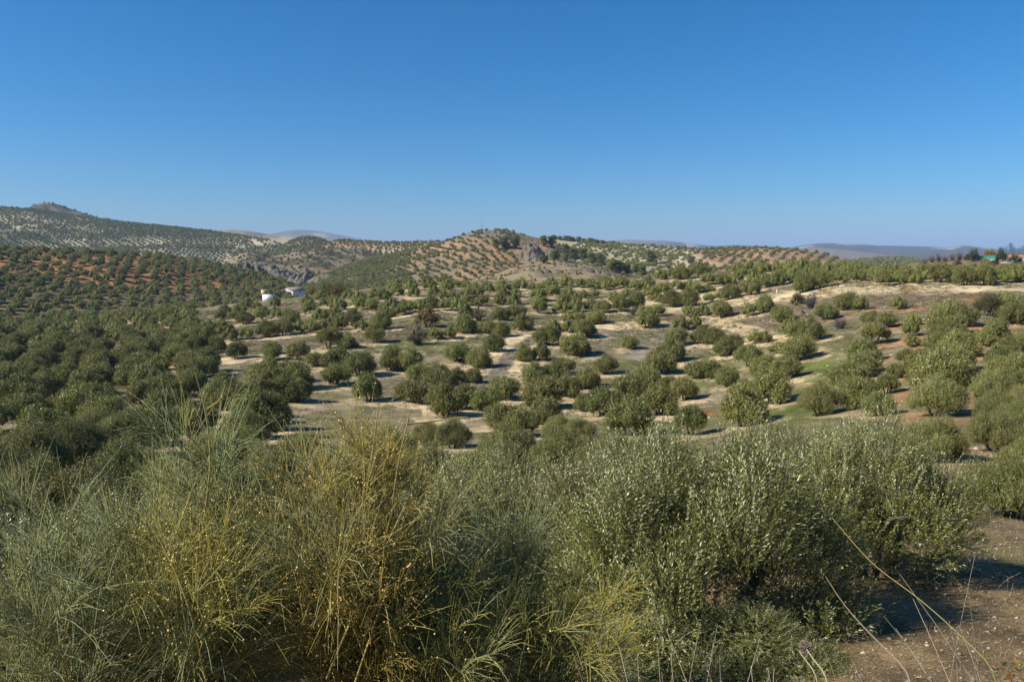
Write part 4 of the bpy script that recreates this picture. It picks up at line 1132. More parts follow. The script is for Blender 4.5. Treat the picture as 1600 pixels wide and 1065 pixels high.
def rock(name, lab, u, v, w, h, rmin, k, turn=0, tilt=0, grp=None, depth=.8, mat=None):
    x, y, z, r = hit(u, v, rmin)
    sx = w * r / FPX / 2; sz = h * r / FPX
    o = link(name, ROCKS[k % 6], None, (x, y, z - sz * .05), (0, tilt, turn), (sx, sx * depth, sz))
    tag(o, lab, 'rock', grp); return o
rock('rock_outcrop', 'large grey limestone crag beside the peak', 832, 408, 62, 34, 500, 0, .3)
rock('rock_outcrop', 'smaller grey rock leaning on the right of the crag', 862, 404, 34, 16, 500, 1, 1.2)
rock('rock_outcrop', 'pale rock wall at the left of the gorge', 386, 437, 86, 28, 600, 2, .8)
rock('rock_outcrop', 'rocky rib behind the left gorge wall', 428, 431, 100, 20, 600, 3, 2.0)
rock('rock_outcrop', 'slanting grey rock rib at the right of the gorge', 474, 441, 60, 27, 600, 4, .5, .2)
rock('rock_outcrop', 'low brown rocks right of the slanting rib', 508, 437, 64, 11, 600, 5, 1.5)
rock('rock_outcrop', 'grey rocks crowning the central peak', 772, 368, 50, 9, 500, 2, .4)
for k, (u, v, w, h) in enumerate([(884, 416, 22, 5), (895, 417, 26, 6), (908, 420, 24, 5), (920, 423, 28, 6), (932, 425, 22, 6), (944, 428, 24, 5), (957, 430, 18, 4)]):
    rock('ledge_rock', 'weathered ledge rock below the pines, %s from the left' % (NTH[k] if k else 'first'), u, v, w, h, 340, k, k * 1.3, 0, 'ledge rocks on the pine knoll')
for k, (u, v, w, h) in enumerate([(830, 424, 18, 6), (842, 427, 24, 9), (856, 426, 18, 7), (870, 425, 20, 5)]):
    rock('boulder', 'brown boulder on the knoll slope, %s from the left' % (NTH[k] if k else 'first'), u, v, w, h, 340, k + 2, k * 2.1, 0, 'boulders on the knoll slope')
for k, (u, v, w, h) in enumerate([(1138, 512, 10, 3.5), (1147, 511, 14, 5), (1157, 513, 8, 3), (1150, 517, 6, 2.2)]):
    rock('pale_rock', 'pale rock on the dark mound, %s from the left' % (NTH[k] if k else 'first'), u, v, w, h, 60, k, k * 1.7, 0, 'pale rocks on the dark mound')
for k, (u, v, w, h) in enumerate([(1243, 486, 13, 5), (1252, 490, 15, 7), (1260, 487, 9, 4), (1303, 527, 5, 5), (455, 556, 12, 4), (470, 533, 18, 4), (1308, 588, 4, 2)]):
    rock('pale_rock', ['pale rock left of the stony patch under the dead tree', 'largest pale rock in the stony patch under the dead tree', 'small pale rock right in the stony patch', 'upright pale stone by the bare grey shrub',
         'pale rock on the slope below the brown earth bank', 'flat grey rock lying on the brown earth bank', 'small pale stone on the green grass'][k], u, v, w, h, 60, k + 1, k * 1.1)

# ------------------------------------------------------------------ buildings
def plain(name, c, rough=.85):
    return rough_mat(name, c, [x * .86 for x in c], 1.2, rough, 0)
M_WHITE = plain('whitewash', (.80, .79, .76)); M_BEIGE = plain('beige_block', (.55, .42, .27)); M_TILE = plain('grey_tile', (.25, .20, .16)); M_TERRA = plain('terracotta', (.40, .19, .11))
M_GREEN = plain('green_sheet', (.03, .17, .125), .6); M_DARKIN = plain('dark_opening', (.02, .02, .02)); M_BLUE = plain('pale_blue_sheet', (.50, .66, .66)); M_METAL = plain('grey_metal', (.30, .30, .31), .6)
def part_box(name, lo, hi, mat, parent):
    s = Soup(); box_mesh(s, lo, hi); return link(name, s.mesh(name, [mat]), parent)
def root_at(name, u, v, rmin, turn, lab, cat, dz=0.0):
    x, y, z, r = hit(u, v, rmin)
    o = bpy.data.objects.new(name, None); COL.objects.link(o)
    o.location = (x, y, z + dz); o.rotation_euler = (0, 0, math.atan2(-x, y) + turn)   # local -Y looks at the viewer before the turn
    tag(o, lab, cat); return o, r / FPX
def gable_house(root, Lx, Wy, He, Hr, wallm, roofm, windows=(), over=.25):
    """long axis X, gables at both X ends"""
    s = Soup()
    x, w = Lx / 2, Wy / 2
    v = [(-x, -w, -1.5), (x, -w, -1.5), (x, w, -1.5), (-x, w, -1.5), (-x, -w, He), (x, -w, He), (x, w, He), (-x, w, He), (-x, 0, Hr), (x, 0, Hr)]
    s.add(v, quads=[(0, 1, 5, 4), (2, 3, 7, 6)], tris=[]); s.add(v, quads=[(1, 2, 6, 5), (3, 0, 4, 7)], tris=[(5, 6, 9), (7, 4, 8)])
    link('wall', s.mesh('wall', [wallm]), root)
    sl = (Hr - He) / w
    for sg in (-1, 1):
        s = Soup(); xo = x + over; yo = w + over
        a = [(-xo, sg * yo, He - sl * over + .05), (xo, sg * yo, He - sl * over + .05), (xo, 0, Hr + .05), (-xo, 0, Hr + .05)]
        b = [(p[0], p[1], p[2] + .16) for p in a]
        s.add(a + b, quads=[(0, 1, 2, 3), (4, 5, 6, 7), (0, 1, 5, 4), (1, 2, 6, 5), (2, 3, 7, 6), (3, 0, 4, 7)])
        link('roof_slope', s.mesh('roof_slope', [roofm]), root)
    for (nm, side, p, zb, wd, ht) in windows:
        s = Soup()
        if side == 'front': box_mesh(s, (p - wd / 2, -w - .03, zb), (p + wd / 2, -w + .1, zb + ht))
        else:
            e = x if side == 'right' else -x
            box_mesh(s, (e - .1 if e > 0 else e - .03, p - wd / 2, zb), (e + .03 if e > 0 else e + .1, p + wd / 2, zb + ht))
        link(nm, s.mesh(nm, [M_DARKIN]), root)
f, k = root_at('farmhouse', 457, 464, 200, .95, 'white gabled farmhouse with grey-brown roof in the orchard', 'house', 1.3)
gable_house(f, 30 * k, 24 * k, 6.2 * k, 11 * k, M_WHITE, M_TILE, [('window', 'left', 0, 2.5 * k, 3 * k, 2.5 * k), ('window', 'front', 3 * k, 2.5 * k, 3 * k, 2.5 * k)])
f, k = root_at('shed', 421, 469, 200, -.25, 'low white box shed left of the farmhouse', 'shed', .5)
part_box('wall', (-9 * k, -5 * k, -1), (8 * k, 5 * k, 6.6 * k), M_WHITE, f); part_box('roof', (-9 * k, -5 * k, 6.6 * k + .003), (8 * k, 5 * k, 7.1 * k), M_TILE, f)
part_box('door', (3.8 * k, -5 * k - .03, 0), (5.2 * k, -5 * k + .1, 4 * k), M_METAL, f)
f, k = root_at('farm_wall', 431, 470, 200, .2, 'low white wall running right from the white shed', 'wall', -.3)
part_box('wall', (-5 * k, -.2, -1), (5 * k, .2, 3 * k), M_WHITE, f); part_box('coping', (-5.1 * k, -.26, 3 * k + .003), (5.1 * k, .26, 3.3 * k), M_WHITE, f)
f, k = root_at('barn', 417, 461, 200, .45, 'beige block barn with a dark opening behind the white shed', 'barn', .6)
part_box('wall', (-7 * k, -4 * k, -2), (6 * k, 4 * k, 6 * k), M_BEIGE, f); part_box('roof', (-7.3 * k, -4.4 * k, 6 * k + .003), (7.5 * k, 4.4 * k, 6.6 * k), M_BEIGE, f)
part_box('opening', (1.0 * k, -4 * k - .03, 1.2 * k), (5.6 * k, -4 * k + .2, 5.5 * k), M_DARKIN, f); part_box('trailer', (3.2 * k, -7 * k, .8 * k), (6.4 * k, -5 * k, 2.4 * k), M_WHITE, f)
f, k = root_at('greenhouse', 1540, 408.5, 255, -.35, 'arched greenhouse with green roof and white end wall', 'greenhouse', 0)
s = Soup(); n_ = 13; R_ = 6.2 * k; hl = 13 * k
ar = [(math.cos(t) * R_ * 1.1, math.sin(t) * R_) for t in np.linspace(0, math.pi, n_)]
vv_ = [(-hl, y_, z_ + .4) for y_, z_ in ar] + [(hl, y_, z_ + .4) for y_, z_ in ar]
s.add(vv_, quads=[(i, i + 1, n_ + i + 1, n_ + i) for i in range(n_ - 1)])
link('arched_roof', s.mesh('arched_roof', [M_GREEN], True), f)
for sg, nm in ((1, 'end_wall'), (-1, 'end_wall')):
    s = Soup(); y2 = [(sg * (hl - .02), y_ * .985, z_ * .985 + .4) for y_, z_ in ar] + [(sg * (hl - .02), -R_ * 1.08, -1), (sg * (hl - .02), R_ * 1.08, -1), (sg * (hl - .02), 0, .2)]
    tr = [(i, i + 1, n_ + 2) for i in range(n_ - 1)] + [(n_ - 1, n_, n_ + 2), (n_, n_ + 1, n_ + 2), (n_ + 1, 0, n_ + 2)]
    s.add(y2, tris=tr); link(nm, s.mesh(nm, [M_WHITE]), f)
part_box('door', (hl - .05, -1.7 * k, -.5), (hl + .05, 1.7 * k, 4.6 * k), M_DARKIN, f); part_box('base_wall', (-hl, -R_ * 1.09, -1), (hl - .1, -R_ * 1.06, .7), M_WHITE, f)
f, k = root_at('long_house', 1592, 407, 275, .1, 'long white house with terracotta roof at the right edge', 'house', -.4)
gable_house(f, 46 * k, 14 * k, 6.2 * k, 9.5 * k, M_WHITE, M_TERRA, [('window', 'front', q * 8 * k, 2 * k, 2 * k, 2.2 * k) for q in (-2, -1, 0, 1, 2)])
f, k = root_at('canopy', 1573, 422, 150, 0, 'pale blue flat canopy on posts among the crest olives', 'canopy', 0)
cz = float(-(413 - HORIZON) * k * 1.0) - f.location.z
cz = min(max(cz, 1.8), 2.1)
part_box('roof', (-7 * k, -5 * k, cz), (7 * k, 5 * k, cz + .12), M_BLUE, f)
for (px_, py_) in ((-6.6, -4.6), (6.6, -4.6), (-6.6, 4.6), (6.6, 4.6)): part_box('post', (px_ * k - .035, py_ * k - .035, -.3), (px_ * k + .035, py_ * k + .035, cz - .003), M_METAL, f)
f, k = root_at('chimney_house', 1093, 416, 300, -.3, 'small white house with a tall chimney on the crest', 'house', -.5)
gable_house(f, 9 * k, 7 * k, 3.2 * k, 5 * k, M_WHITE, M_WHITE, [('window', 'front', 0, 1.0 * k, 1.2 * k, 1.2 * k)])
part_box('chimney', (-3.4 * k, -.7 * k, 3 * k), (-1.9 * k, .7 * k, 9.5 * k), M_WHITE, f); part_box('annex', (5 * k, -2 * k, -1), (8.5 * k, 2 * k, 2.4 * k), M_WHITE, f)
f, k = root_at('ridge_house', 1014, 386.5, 500, .2, 'tiny white house on the skyline above the olive rows', 'house', 0)
gable_house(f, 12 * k, 6 * k, 1.8 * k, 3 * k, M_WHITE, M_TERRA, [('window', 'front', 0, .6 * k, 1.4 * k, .8 * k)])
f, k = root_at('field_wall', 225, 492, 200, .12, 'pale low wall beside the road in the left valley', 'wall', 0)
part_box('wall', (-26 * k, -.3, -.8), (12 * k, .3, 1.0), M_PALESTONE, f); part_box('gate_pier', (12.4 * k, -.4, -.8), (14.4 * k, .4, 1.9), M_WHITE, f); part_box('wall', (15 * k, -.3, -.8), (44 * k, .3, .9), M_PALESTONE, f)
f, k = root_at('hut', 177, 492, 200, .3, 'tiny white hut at the valley road', 'hut', 0)
gable_house(f, 4 * k, 3 * k, 1.9 * k, 2.7 * k, M_WHITE, M_TILE, [('door', 'front', 0, 0, 1 * k, 1.5 * k)])
f, k = root_at('green_container', 211, 487, 200, .2, 'small dark green container by the valley road', 'container', 0)
part_box('body', (-3 * k, -2 * k, -.3), (3 * k, 2 * k, 3.6 * k), M_GREEN, f); part_box('lid', (-3.2 * k, -2.2 * k, 3.6 * k + .003), (3.2 * k, 2.2 * k, 4 * k), M_METAL, f)
x, y, z, r = hit(753, 361, 600)
f = bpy.data.objects.new('mast', None); COL.objects.link(f); f.location = (x, y, z); tag(f, 'thin radio mast on top of the central peak', 'mast')
s = Soup(); h_ = 17 * r / FPX
for (a, b) in ((-.35, -.2), (.35, -.2), (0, .4)): tubes(s, np.array([[(a, b, -.5), (a * .3, b * .3, h_ * .96)]]), np.array([[.08, .05]]), [(1, 1, 1)], 4)
link('lattice_legs', s.mesh('lattice_legs', [M_METAL]), f)
s = Soup()
for q in range(1, 9):
    zq = h_ * q / 9.4; sc_ = 1 - .7 * q / 9.4; L3 = [(-.35 * sc_, -.2 * sc_, zq), (.35 * sc_, -.2 * sc_, zq), (0, .4 * sc_, zq)]
    for a, b in ((0, 1), (1, 2), (2, 0)): tubes(s, np.array([[L3[a], L3[b]]]), np.array([[.03, .03]]), [(1, 1, 1)], 3)
link('braces', s.mesh('braces', [M_METAL]), f)
part_box('antenna', (-.5, -.06, h_ * .97), (.5, .06, h_ * .985), M_METAL, f)
x, y, z, r = hit(503, 428, 500)
f = bpy.data.objects.new('utility_pole', None); COL.objects.link(f); f.location = (x, y, z); tag(f, 'pale utility pole on the slope right of the gorge', 'pole')
s = Soup(); h_ = 16 * r / FPX; tubes(s, np.array([[(0, 0, -.5), (0, 0, h_)]]), np.array([[.22, .14]]), [(1, 1, 1)], 6); link('shaft', s.mesh('shaft', [M_METAL]), f)
part_box('crossarm', (-1.2, -.08, h_ * .92), (1.2, .08, h_ * .95), M_METAL, f)
x, y, z, r = hit(1214, 458, 100)
f = bpy.data.objects.new('marker_post', None); COL.objects.link(f); f.location = (x, y, z); tag(f, 'small white marker post beside the pale path', 'post')
part_box('shaft', (-.09, -.09, -.2), (.09, .09, .75), M_WHITE, f); part_box('cap', (-.13, -.13, .753), (.13, .13, .85), M_WHITE, f)
# ------------------------------------------------------------------ broom shrubs in front
def PX(u, v, r):
    a, e = pix(u, v); return np.array([r * math.sin(a), r * math.cos(a), r * float(e)])
TW_G = np.array([.27, .295, .105]); TW_B = np.array([.32, .355, .19]); TW_O = np.array([.48, .365, .065]); POD = np.array([.85, .56, .19])

def curve_pts(a, b, c, S):
    t = np.linspace(0, 1, S)[None, :, None]
    return a[:, None] * (1 - t) ** 2 + 2 * b[:, None] * t * (1 - t) + c[:, None] * t ** 2

def broom(label, base, tips, nb, per, ochre, npods, seed, lmin=.28, lmax=.6, hmin=.25, extra=(), stemcol=(.36, .28, .12)):
    """base point on the ground, tips: where the main stems end; twigs spring in fans from nodes along the stems"""
    r_ = np.random.default_rng(seed)
    base = np.array(base); tips = np.array(tips)
    root = bpy.data.objects.new('broom_shrub', None); COL.objects.link(root); root.location = base; tag(root, label, 'shrub', 'broom shrubs in front')
    tips = tips - base
    nS = len(tips)
    b0 = r_.normal(size=(nS, 3)) * np.array([.10, .10, 0]) - np.array([0, 0, .1])
    ctl = b0 * .55 + tips * .45 + np.stack([r_.normal(size=nS) * .12, r_.normal(size=nS) * .12, .12 + .12 * r_.random(nS)], 1)
    S = 12
    SP = curve_pts(b0, ctl, tips, S); SP[:, 1:-1] += r_.normal(size=(nS, S - 2, 3)) * .012
    st = Soup()
    rad = np.linspace(1, .22, S)[None] * r_.uniform(.008, .016, (nS, 1))
    sc = np.array(stemcol) * r_.uniform(.6, 1.2, (nS, 1))
    tubes(st, SP, rad, sc, 5)
    for poly in extra:
        P = np.array(poly) - base
        t = np.linspace(0, len(P) - 1, 14); i = np.minimum(t.astype(int), len(P) - 2); f_ = (t - i)[:, None]
        Q = P[i] * (1 - f_) + P[i + 1] * f_
        for _ in range(2): Q[1:-1] = (Q[:-2] + Q[1:-1] * 2 + Q[2:]) / 4
        tubes(st, Q[None], np.linspace(.0075, .0035, 14)[None], [(.40, .32, .10)], 5)
    # branchlets
    k = r_.integers(0, nS, nb); tt = hmin + (1 - hmin) * r_.random(nb) ** .8
    fi = tt * (S - 1); i0 = np.minimum(fi.astype(int), S - 2); f_ = (fi - i0)[:, None]
    node = SP[k, i0] * (1 - f_) + SP[k, i0 + 1] * f_; tang = unit(SP[k, i0 + 1] - SP[k, i0])
    rd = rand_dir(nb, r_); rd[:, 2] *= .4
    bd = unit(tang * .6 + rd * 1.1 + np.array([0, 0, .35]))
    bl = r_.uniform(.12, .42, nb)[:, None]
    bend_ = node + bd * bl
    bc = node + (tang * .5 + bd * .5) * bl * .5
    BP = curve_pts(node, bc, bend_, 4)
    oc = ochre(node + base, r_)              # share of yellow in each fan
    bcol = TW_G * .9 * (1 - oc[:, None]) + TW_O * oc[:, None]
    tubes(st, BP, np.tile([.0034, .0028, .0022, .0016], (nb, 1)), bcol, 3)
    o = link('stems', st.mesh('stems', [M_BROOM], True), root); o['kind'] = 'stuff'
    # fans of fine twigs
    tw = Soup(); n = nb * per
    q = np.repeat(np.arange(nb), per)
    s0 = BP[q, 3] * (f0 := r_.random((n, 1)) ** .5) + BP[q, 1] * (1 - f0)
    d = unit(bd[q] + .5 * unit(tang[q]) + r_.normal(size=(n, 3)) * .62 + np.array([0, 0, .22]))
    Lq = (r_.uniform(lmin, lmax, n) * (1 - .35 * oc[q]))[:, None]
    e = s0 + d * Lq + np.array([0, 0, -1]) * Lq * r_.uniform(-.15, .55, (n, 1))
    c = s0 + d * Lq * .55 + np.array([0, 0, .05]) * Lq
    TP = curve_pts(s0, c, e, 4)
    hue = r_.random((n, 1))
    col_ = TW_G * (1 - hue) + TW_B * hue
    mixo = np.clip(oc[q] + r_.normal(size=n) * .22, 0, 1)[:, None]
    col_ = (col_ * (1 - mixo) + TW_O * mixo) * r_.uniform(.7, 1.25, (n, 1))
    tubes(tw, TP, np.tile([.0022, .0020, .0017, .0009], (n, 1)), col_, 3)
    o = link('twigs', tw.mesh('twigs', [M_BROOM]), root); o['kind'] = 'stuff'
    # pods
    if npods:
        pw = oc[q] ** 1.5 + .01; pk_ = r_.choice(n, npods, p=pw / pw.sum())
        t_ = r_.integers(1, 4, npods); p = TP[pk_, t_] + r_.normal(size=(npods, 3)) * .008
        oct_v = np.array([(1, 0, 0), (-1, 0, 0), (0, 1, 0), (0, -1, 0), (0, 0, 1.25), (0, 0, -1.25)], float)
        oct_f = np.array([(0, 2, 4), (2, 1, 4), (1, 3, 4), (3, 0, 4), (2, 0, 5), (1, 2, 5), (3, 1, 5), (0, 3, 5)])
        sz = r_.uniform(.0036, .0082, npods)
        V_ = p[:, None] + oct_v[None] * sz[:, None, None]
        F_ = (oct_f[None] + 6 * np.arange(npods)[:, None, None]).reshape(-1, 3)
        pd = Soup(); pc = POD * r_.uniform(.55, 1.25, (npods, 1)); pd.add(V_.reshape(-1, 3), tris=F_, col=np.repeat(pc, 6, 0))
        o = link('pods', pd.mesh('pods', [M_BROOM]), root); o['kind'] = 'stuff'
    return root

def uv_of(P): 
    u, v, _ = proj(P[:, 0], P[:, 1], P[:, 2]); return u, v
def ochre_main(P, r_):
    u, v = uv_of(P)
    a = np.exp(-((u - 585) / 75) ** 2) * smooth(600, 660, v) * .85 + np.exp(-((u - 620) / 60) ** 2 - ((v - 790) / 70) ** 2) * .6 + np.exp(-((u - 470) / 30) ** 2 - ((v - 830) / 90) ** 2) * .7
    return np.clip(a * 1.05 * r_.uniform(.4, 1.3, len(P)) + smooth(900, 1000, v) * .45 * r_.random(len(P)), 0, 1)
def ochre_left(P, r_):
    u, v = uv_of(P)
    return np.clip(np.exp(-((u - 300) / 75) ** 2 - ((v - 930) / 90) ** 2) * r_.uniform(.5, 1.3, len(P)) + .12 * r_.random(len(P)), 0, 1)
def ochre_low(P, r_):
    u, v = uv_of(P)
    return np.clip(smooth(880, 960, v) * r_.uniform(.3, 1.0, len(P)), 0, 1)
def gpt(u, r, dz=0.0):
    x, y, z, _ = at_range(u, r, 900); return (x, y, z + dz)

broom('tall yellow-green broom with many ochre seed pods, centre left', gpt(560, 5.4),
      [PX(u, v + 75 * max(0.0, min(1.0, (1000 - v) / 300)), r) for u, v, r in [(590, 640, 5.3), (560, 650, 5.5), (500, 690, 5.2), (460, 720, 5.5), (530, 660, 5.7), (620, 720, 5.2), (650, 760, 5.5), (430, 800, 5.2), (600, 690, 5.9), (480, 770, 4.9), (560, 800, 4.8), (660, 830, 5.1), (520, 860, 4.7), (620, 900, 4.8), (450, 900, 5.0), (700, 860, 5.6), (575, 950, 4.6), (690, 940, 5.0)]],
      680, 16, ochre_main, 5200, 21,
      extra=[[PX(590, 900, 5.0), PX(612, 800, 5.0), PX(622, 720, 5.0), PX(637, 661, 5.0), PX(640, 640, 5.0)], [PX(637, 661, 5.0), PX(662, 660, 5.0), PX(695, 655, 5.0), PX(728, 650, 5.0), PX(735, 655, 5.0)],
             [PX(520, 1000, 4.8), PX(560, 860, 4.9), PX(575, 760, 5.0), PX(592, 630, 5.0)], [PX(510, 1060, 4.6), PX(560, 940, 4.6), PX(600, 860, 4.7), PX(632, 790, 4.8)], [PX(555, 1065, 4.5), PX(590, 960, 4.6), PX(620, 880, 4.7)]])
broom('sprawling grey-green broom with one tall thin shoot, left of the yellow broom', gpt(300, 5.7),
      [PX(u, v + 75 * max(0.0, min(1.0, (1000 - v) / 300)), r) for u, v, r in [(322, 640, 5.6), (240, 770, 5.5), (200, 790, 5.8), (280, 750, 5.9), (360, 760, 5.7), (400, 780, 5.9), (170, 840, 5.6), (330, 830, 5.0), (390, 860, 5.2), (260, 880, 5.0), (300, 950, 4.8), (360, 960, 4.9), (210, 920, 5.1), (420, 930, 5.4), (150, 950, 5.5)]],
      560, 15, ochre_left, 1800, 22,
      extra=[[PX(300, 980, 5.2), PX(325, 760, 5.3), PX(330, 720, 5.3), PX(322, 640, 5.4), PX(304, 580, 5.4)], [PX(322, 640, 5.4), PX(345, 625, 5.4), PX(352, 600, 5.4)], [PX(322, 1065, 4.7), PX(300, 960, 4.7), PX(270, 880, 4.8), PX(225, 800, 4.9)]])
broom('thin dark broom with upright stems at the far left', gpt(90, 5.6),
      [PX(u, v + 75 * max(0.0, min(1.0, (1000 - v) / 300)), r) for u, v, r in [(75, 740, 5.4), (40, 830, 5.6), (130, 820, 5.7), (60, 870, 5.2), (110, 900, 5.0), (20, 920, 5.5), (150, 900, 5.8), (80, 960, 4.8), (-20, 880, 5.8)]],
      230, 12, lambda P, r_: .15 * r_.random(len(P)), 60, 23, lmin=.22, lmax=.45)
broom('blue-green broom with drooping ochre base in front of the olives', gpt(815, 6.0),
      [PX(u, v + 70 * max(0.0, min(1.0, (1000 - v) / 300)), r) for u, v, r in [(800, 790, 6.0), (770, 810, 6.1), (830, 800, 6.2), (750, 850, 5.8), (800, 860, 5.6), (840, 880, 5.8), (720, 900, 5.5), (870, 950, 5.3), (920, 960, 5.4), (770, 960, 5.0), (830, 980, 4.9), (960, 1010, 5.0), (900, 1030, 4.8)]],
      330, 14, ochre_low, 500, 24, lmin=.25, lmax=.5)

broom('low ochre broom filling the gap at the bottom beneath the tall yellow broom', gpt(700, 5.1),
      [PX(u, v, r) for u, v, r in [(660, 930, 5.0), (700, 900, 5.2), (740, 930, 5.1), (690, 990, 4.7), (640, 1000, 4.7), (760, 1000, 4.9), (720, 1040, 4.6)]],
      170, 13, lambda P, r_: np.clip(r_.uniform(.1, .9, len(P)), 0, 1), 500, 26, lmin=.2, lmax=.42)

# ------------------------------------------------------------------ stalks, thistle, bramble, litter and stones at the lower right
M_STALK = foliage_mat('dry_stalk', trans=0, rough=.8, spec=.1, vary=.02)
def stalk(soup, pts, r0, r1, c0, c1, S=16, sides=5):
    P = np.array(pts, float)
    t = np.linspace(0, len(P) - 1, S); i = np.minimum(t.astype(int), len(P) - 2); f_ = (t - i)[:, None]
    Q = P[i] * (1 - f_) + P[i + 1] * f_
    for _ in range(3): Q[1:-1] = (Q[:-2] + 2 * Q[1:-1] + Q[2:]) / 4
    cc = np.array(c0) * (1 - np.linspace(0, 1, S)[:, None]) + np.array(c1) * np.linspace(0, 1, S)[:, None]
    s2 = Soup(); tubes(s2, Q[None], np.linspace(r0, r1, S)[None], [(1, 1, 1)], sides)
    soup.add(s2.v[0], quads=s2.q[0], col=np.repeat(cc, sides, 0)); return Q
def rooted(P):
    P = [np.array(p) for p in P]; g_ = P[0].copy(); g_[2] = ground(g_[0], g_[1])[0] - .03
    return [g_] + P
s = Soup(); stalk(s, rooted([PX(1572, 1062, 3.6), PX(1535, 1025, 3.8), PX(1480, 972, 4.1), PX(1425, 925, 4.4), PX(1365, 885, 4.7), PX(1320, 832, 5.0), PX(1300, 808, 5.1)]), .0034, .0013, (.13, .16, .05), (.42, .31, .09), 24)
tag(link('yellow_stalk', s.mesh('yellow_stalk', [M_STALK], True)), 'long leaning yellow-green stalk across the bare ground', 'stalk')
s = Soup(); stalk(s, rooted([PX(1440, 1064, 3.7), PX(1395, 1025, 3.9), PX(1345, 975, 4.2), PX(1315, 940, 4.4), PX(1290, 900, 4.6)]), .005, .0018, (.26, .21, .16), (.22, .18, .13), 18)
stalk(s, [PX(1395, 1025, 3.9), PX(1370, 1000, 4.1), PX(1360, 985, 4.2)], .003, .0012, (.26, .21, .16), (.22, .18, .13), 8)
tag(link('dead_twig', s.mesh('dead_twig', [M_STALK], True)), 'grey dead twig leaning below the yellow-green stalk', 'twig')
th = bpy.data.objects.new('thistle', None); COL.objects.link(th); tag(th, 'dried thistle with a round brown seed head, bottom right of centre', 'thistle')
hp = PX(1258, 1010, 3.9); s = Soup(); stalk(s, rooted([PX(1300, 1062, 3.6), PX(1275, 1035, 3.75), hp]), .005, .0035, (.33, .27, .17), (.33, .27, .17), 14)
stalk(s, rooted([PX(1285, 1062, 3.7), PX(1262, 1035, 3.8), PX(1248, 1016, 3.9)]), .0035, .002, (.40, .33, .21), (.40, .33, .21), 12)
link('stem', s.mesh('stem', [M_STALK], True), th)
s = Soup(); r_ = np.random.default_rng(5); s.add(ICO3[0] * .021 * (1 + .12 * r_.normal(size=(len(ICO3[0]), 1))) + hp, tris=ICO3[1], col=(.20, .145, .10))
dd_ = rand_dir(260, r_); leaves(s, hp + dd_ * .017, dd_, rand_dir(260, r_), .021, .004, np.tile([.27, .20, .14], (260, 1)))
link('seed_head', s.mesh('seed_head', [M_STALK]), th)
# dry grass
def grass_clump(name, label, spots, seed, h0, h1, colr, lean=.25, heads=True):
    r_ = np.random.default_rng(seed); s = Soup()
    for (u, v, r, n) in spots:
        c = PX(u, v, r)
        for k in range(n):
            x = c[0] + r_.normal() * .12; y = c[1] + r_.normal() * .12; z = float(ground(x, y)[0]) - .02
            h = max(c[2] - z, .12) * r_.uniform(h0, h1); a = r_.uniform(0, 6.28); d = h * lean * r_.uniform(.2, 1.2)
            tip = np.array([x + math.cos(a) * d, y + math.sin(a) * d, z + h])
            md_ = np.array([x + math.cos(a) * d * .3, y + math.sin(a) * d * .3, z + h * .55])
            cc = np.array(colr) * r_.uniform(.6, 1.25)
            Q = stalk(s, [(x, y, z), md_, tip], .0034, .0014, cc, cc * 1.1, 7, 3)
            if heads and r_.random() < .6:
                m_ = 14; tq = r_.uniform(.55, 1, m_) * (len(Q) - 1); qi = np.minimum(tq.astype(int), len(Q) - 2)
                p_ = Q[qi] + (Q[qi + 1] - Q[qi]) * (tq - qi)[:, None]
                leaves(s, p_, rand_dir(m_, r_) + np.array([0, 0, .6]), rand_dir(m_, r_), .02, .004, np.tile(cc, (m_, 1)))
    o = link(name, s.mesh(name, [M_STALK])); tag(o, label, 'dry grass', None, 'stuff'); return o
grass_clump('dry_grass', 'pale dry grass stalks along the bottom edge before the olive', [(u, v, 3.9, 2) for u, v in [(965, 1035), (1000, 1020), (1045, 1000), (1060, 1025), (1090, 1015), (1105, 1030), (1130, 1040), (1155, 1010), (1165, 1035), (1190, 1045), (1205, 1025), (1240, 1050)]], 31, .8, 1.15, (.52, .43, .29))
grass_clump('dry_twigs', 'tangle of pale dry stems in the lower right corner', [(1560, 960, 4.2, 7), (1590, 950, 4.1, 8), (1575, 1000, 4.0, 8), (1600, 980, 4.0, 8), (1540, 1010, 4.1, 5), (1610, 1010, 3.9, 6), (1500, 1020, 4.2, 4)], 32, .7, 1.15, (.34, .27, .19), .5)
grass_clump('ground_grass', 'thin dry grass scattered over the bare ground at right', [(u, v, r, 6) for u, v, r in [(1440, 985, 9.0), (1500, 940, 10.5), (1550, 930, 11), (1480, 900, 12), (1560, 870, 13.5), (1420, 1010, 8), (1350, 1030, 7), (1390, 960, 9.5), (1530, 1000, 8.5), (1580, 900, 12), (1600, 850, 15)]], 33, .5, 1.3, (.32, .26, .17), .7)
r_ = np.random.default_rng(44); s = Soup(); nn_ = 34000
rr_ = np.sqrt(r_.uniform(4.2 ** 2, 24 ** 2, nn_)); aa_ = r_.uniform(math.radians(12), math.radians(40), nn_); x_ = rr_ * np.sin(aa_); y_ = rr_ * np.cos(aa_); z_ = ground(x_, y_) + .006
dd_ = rand_dir(nn_, r_); dd_[:, 2] = np.abs(dd_[:, 2]) * .25
lc = np.array([.30, .235, .155]) * r_.uniform(.35, 1.5, (nn_, 1)); gm = r_.random(nn_) < .16; lc[gm] = np.array([.16, .17, .055]) * r_.uniform(.6, 1.3, (gm.sum(), 1))
leaves(s, np.stack([x_, y_, z_], 1), dd_, rand_dir(nn_, r_) * .4 + np.array([0, 0, 1]), r_.uniform(.02, .085, nn_), r_.uniform(.004, .014, nn_), lc)
tag(link('leaf_litter', s.mesh('leaf_litter', [M_STALK])), 'dry leaf litter strewn over the bare ground', 'leaf litter', None, 'stuff')
s = Soup(); ng_ = 420
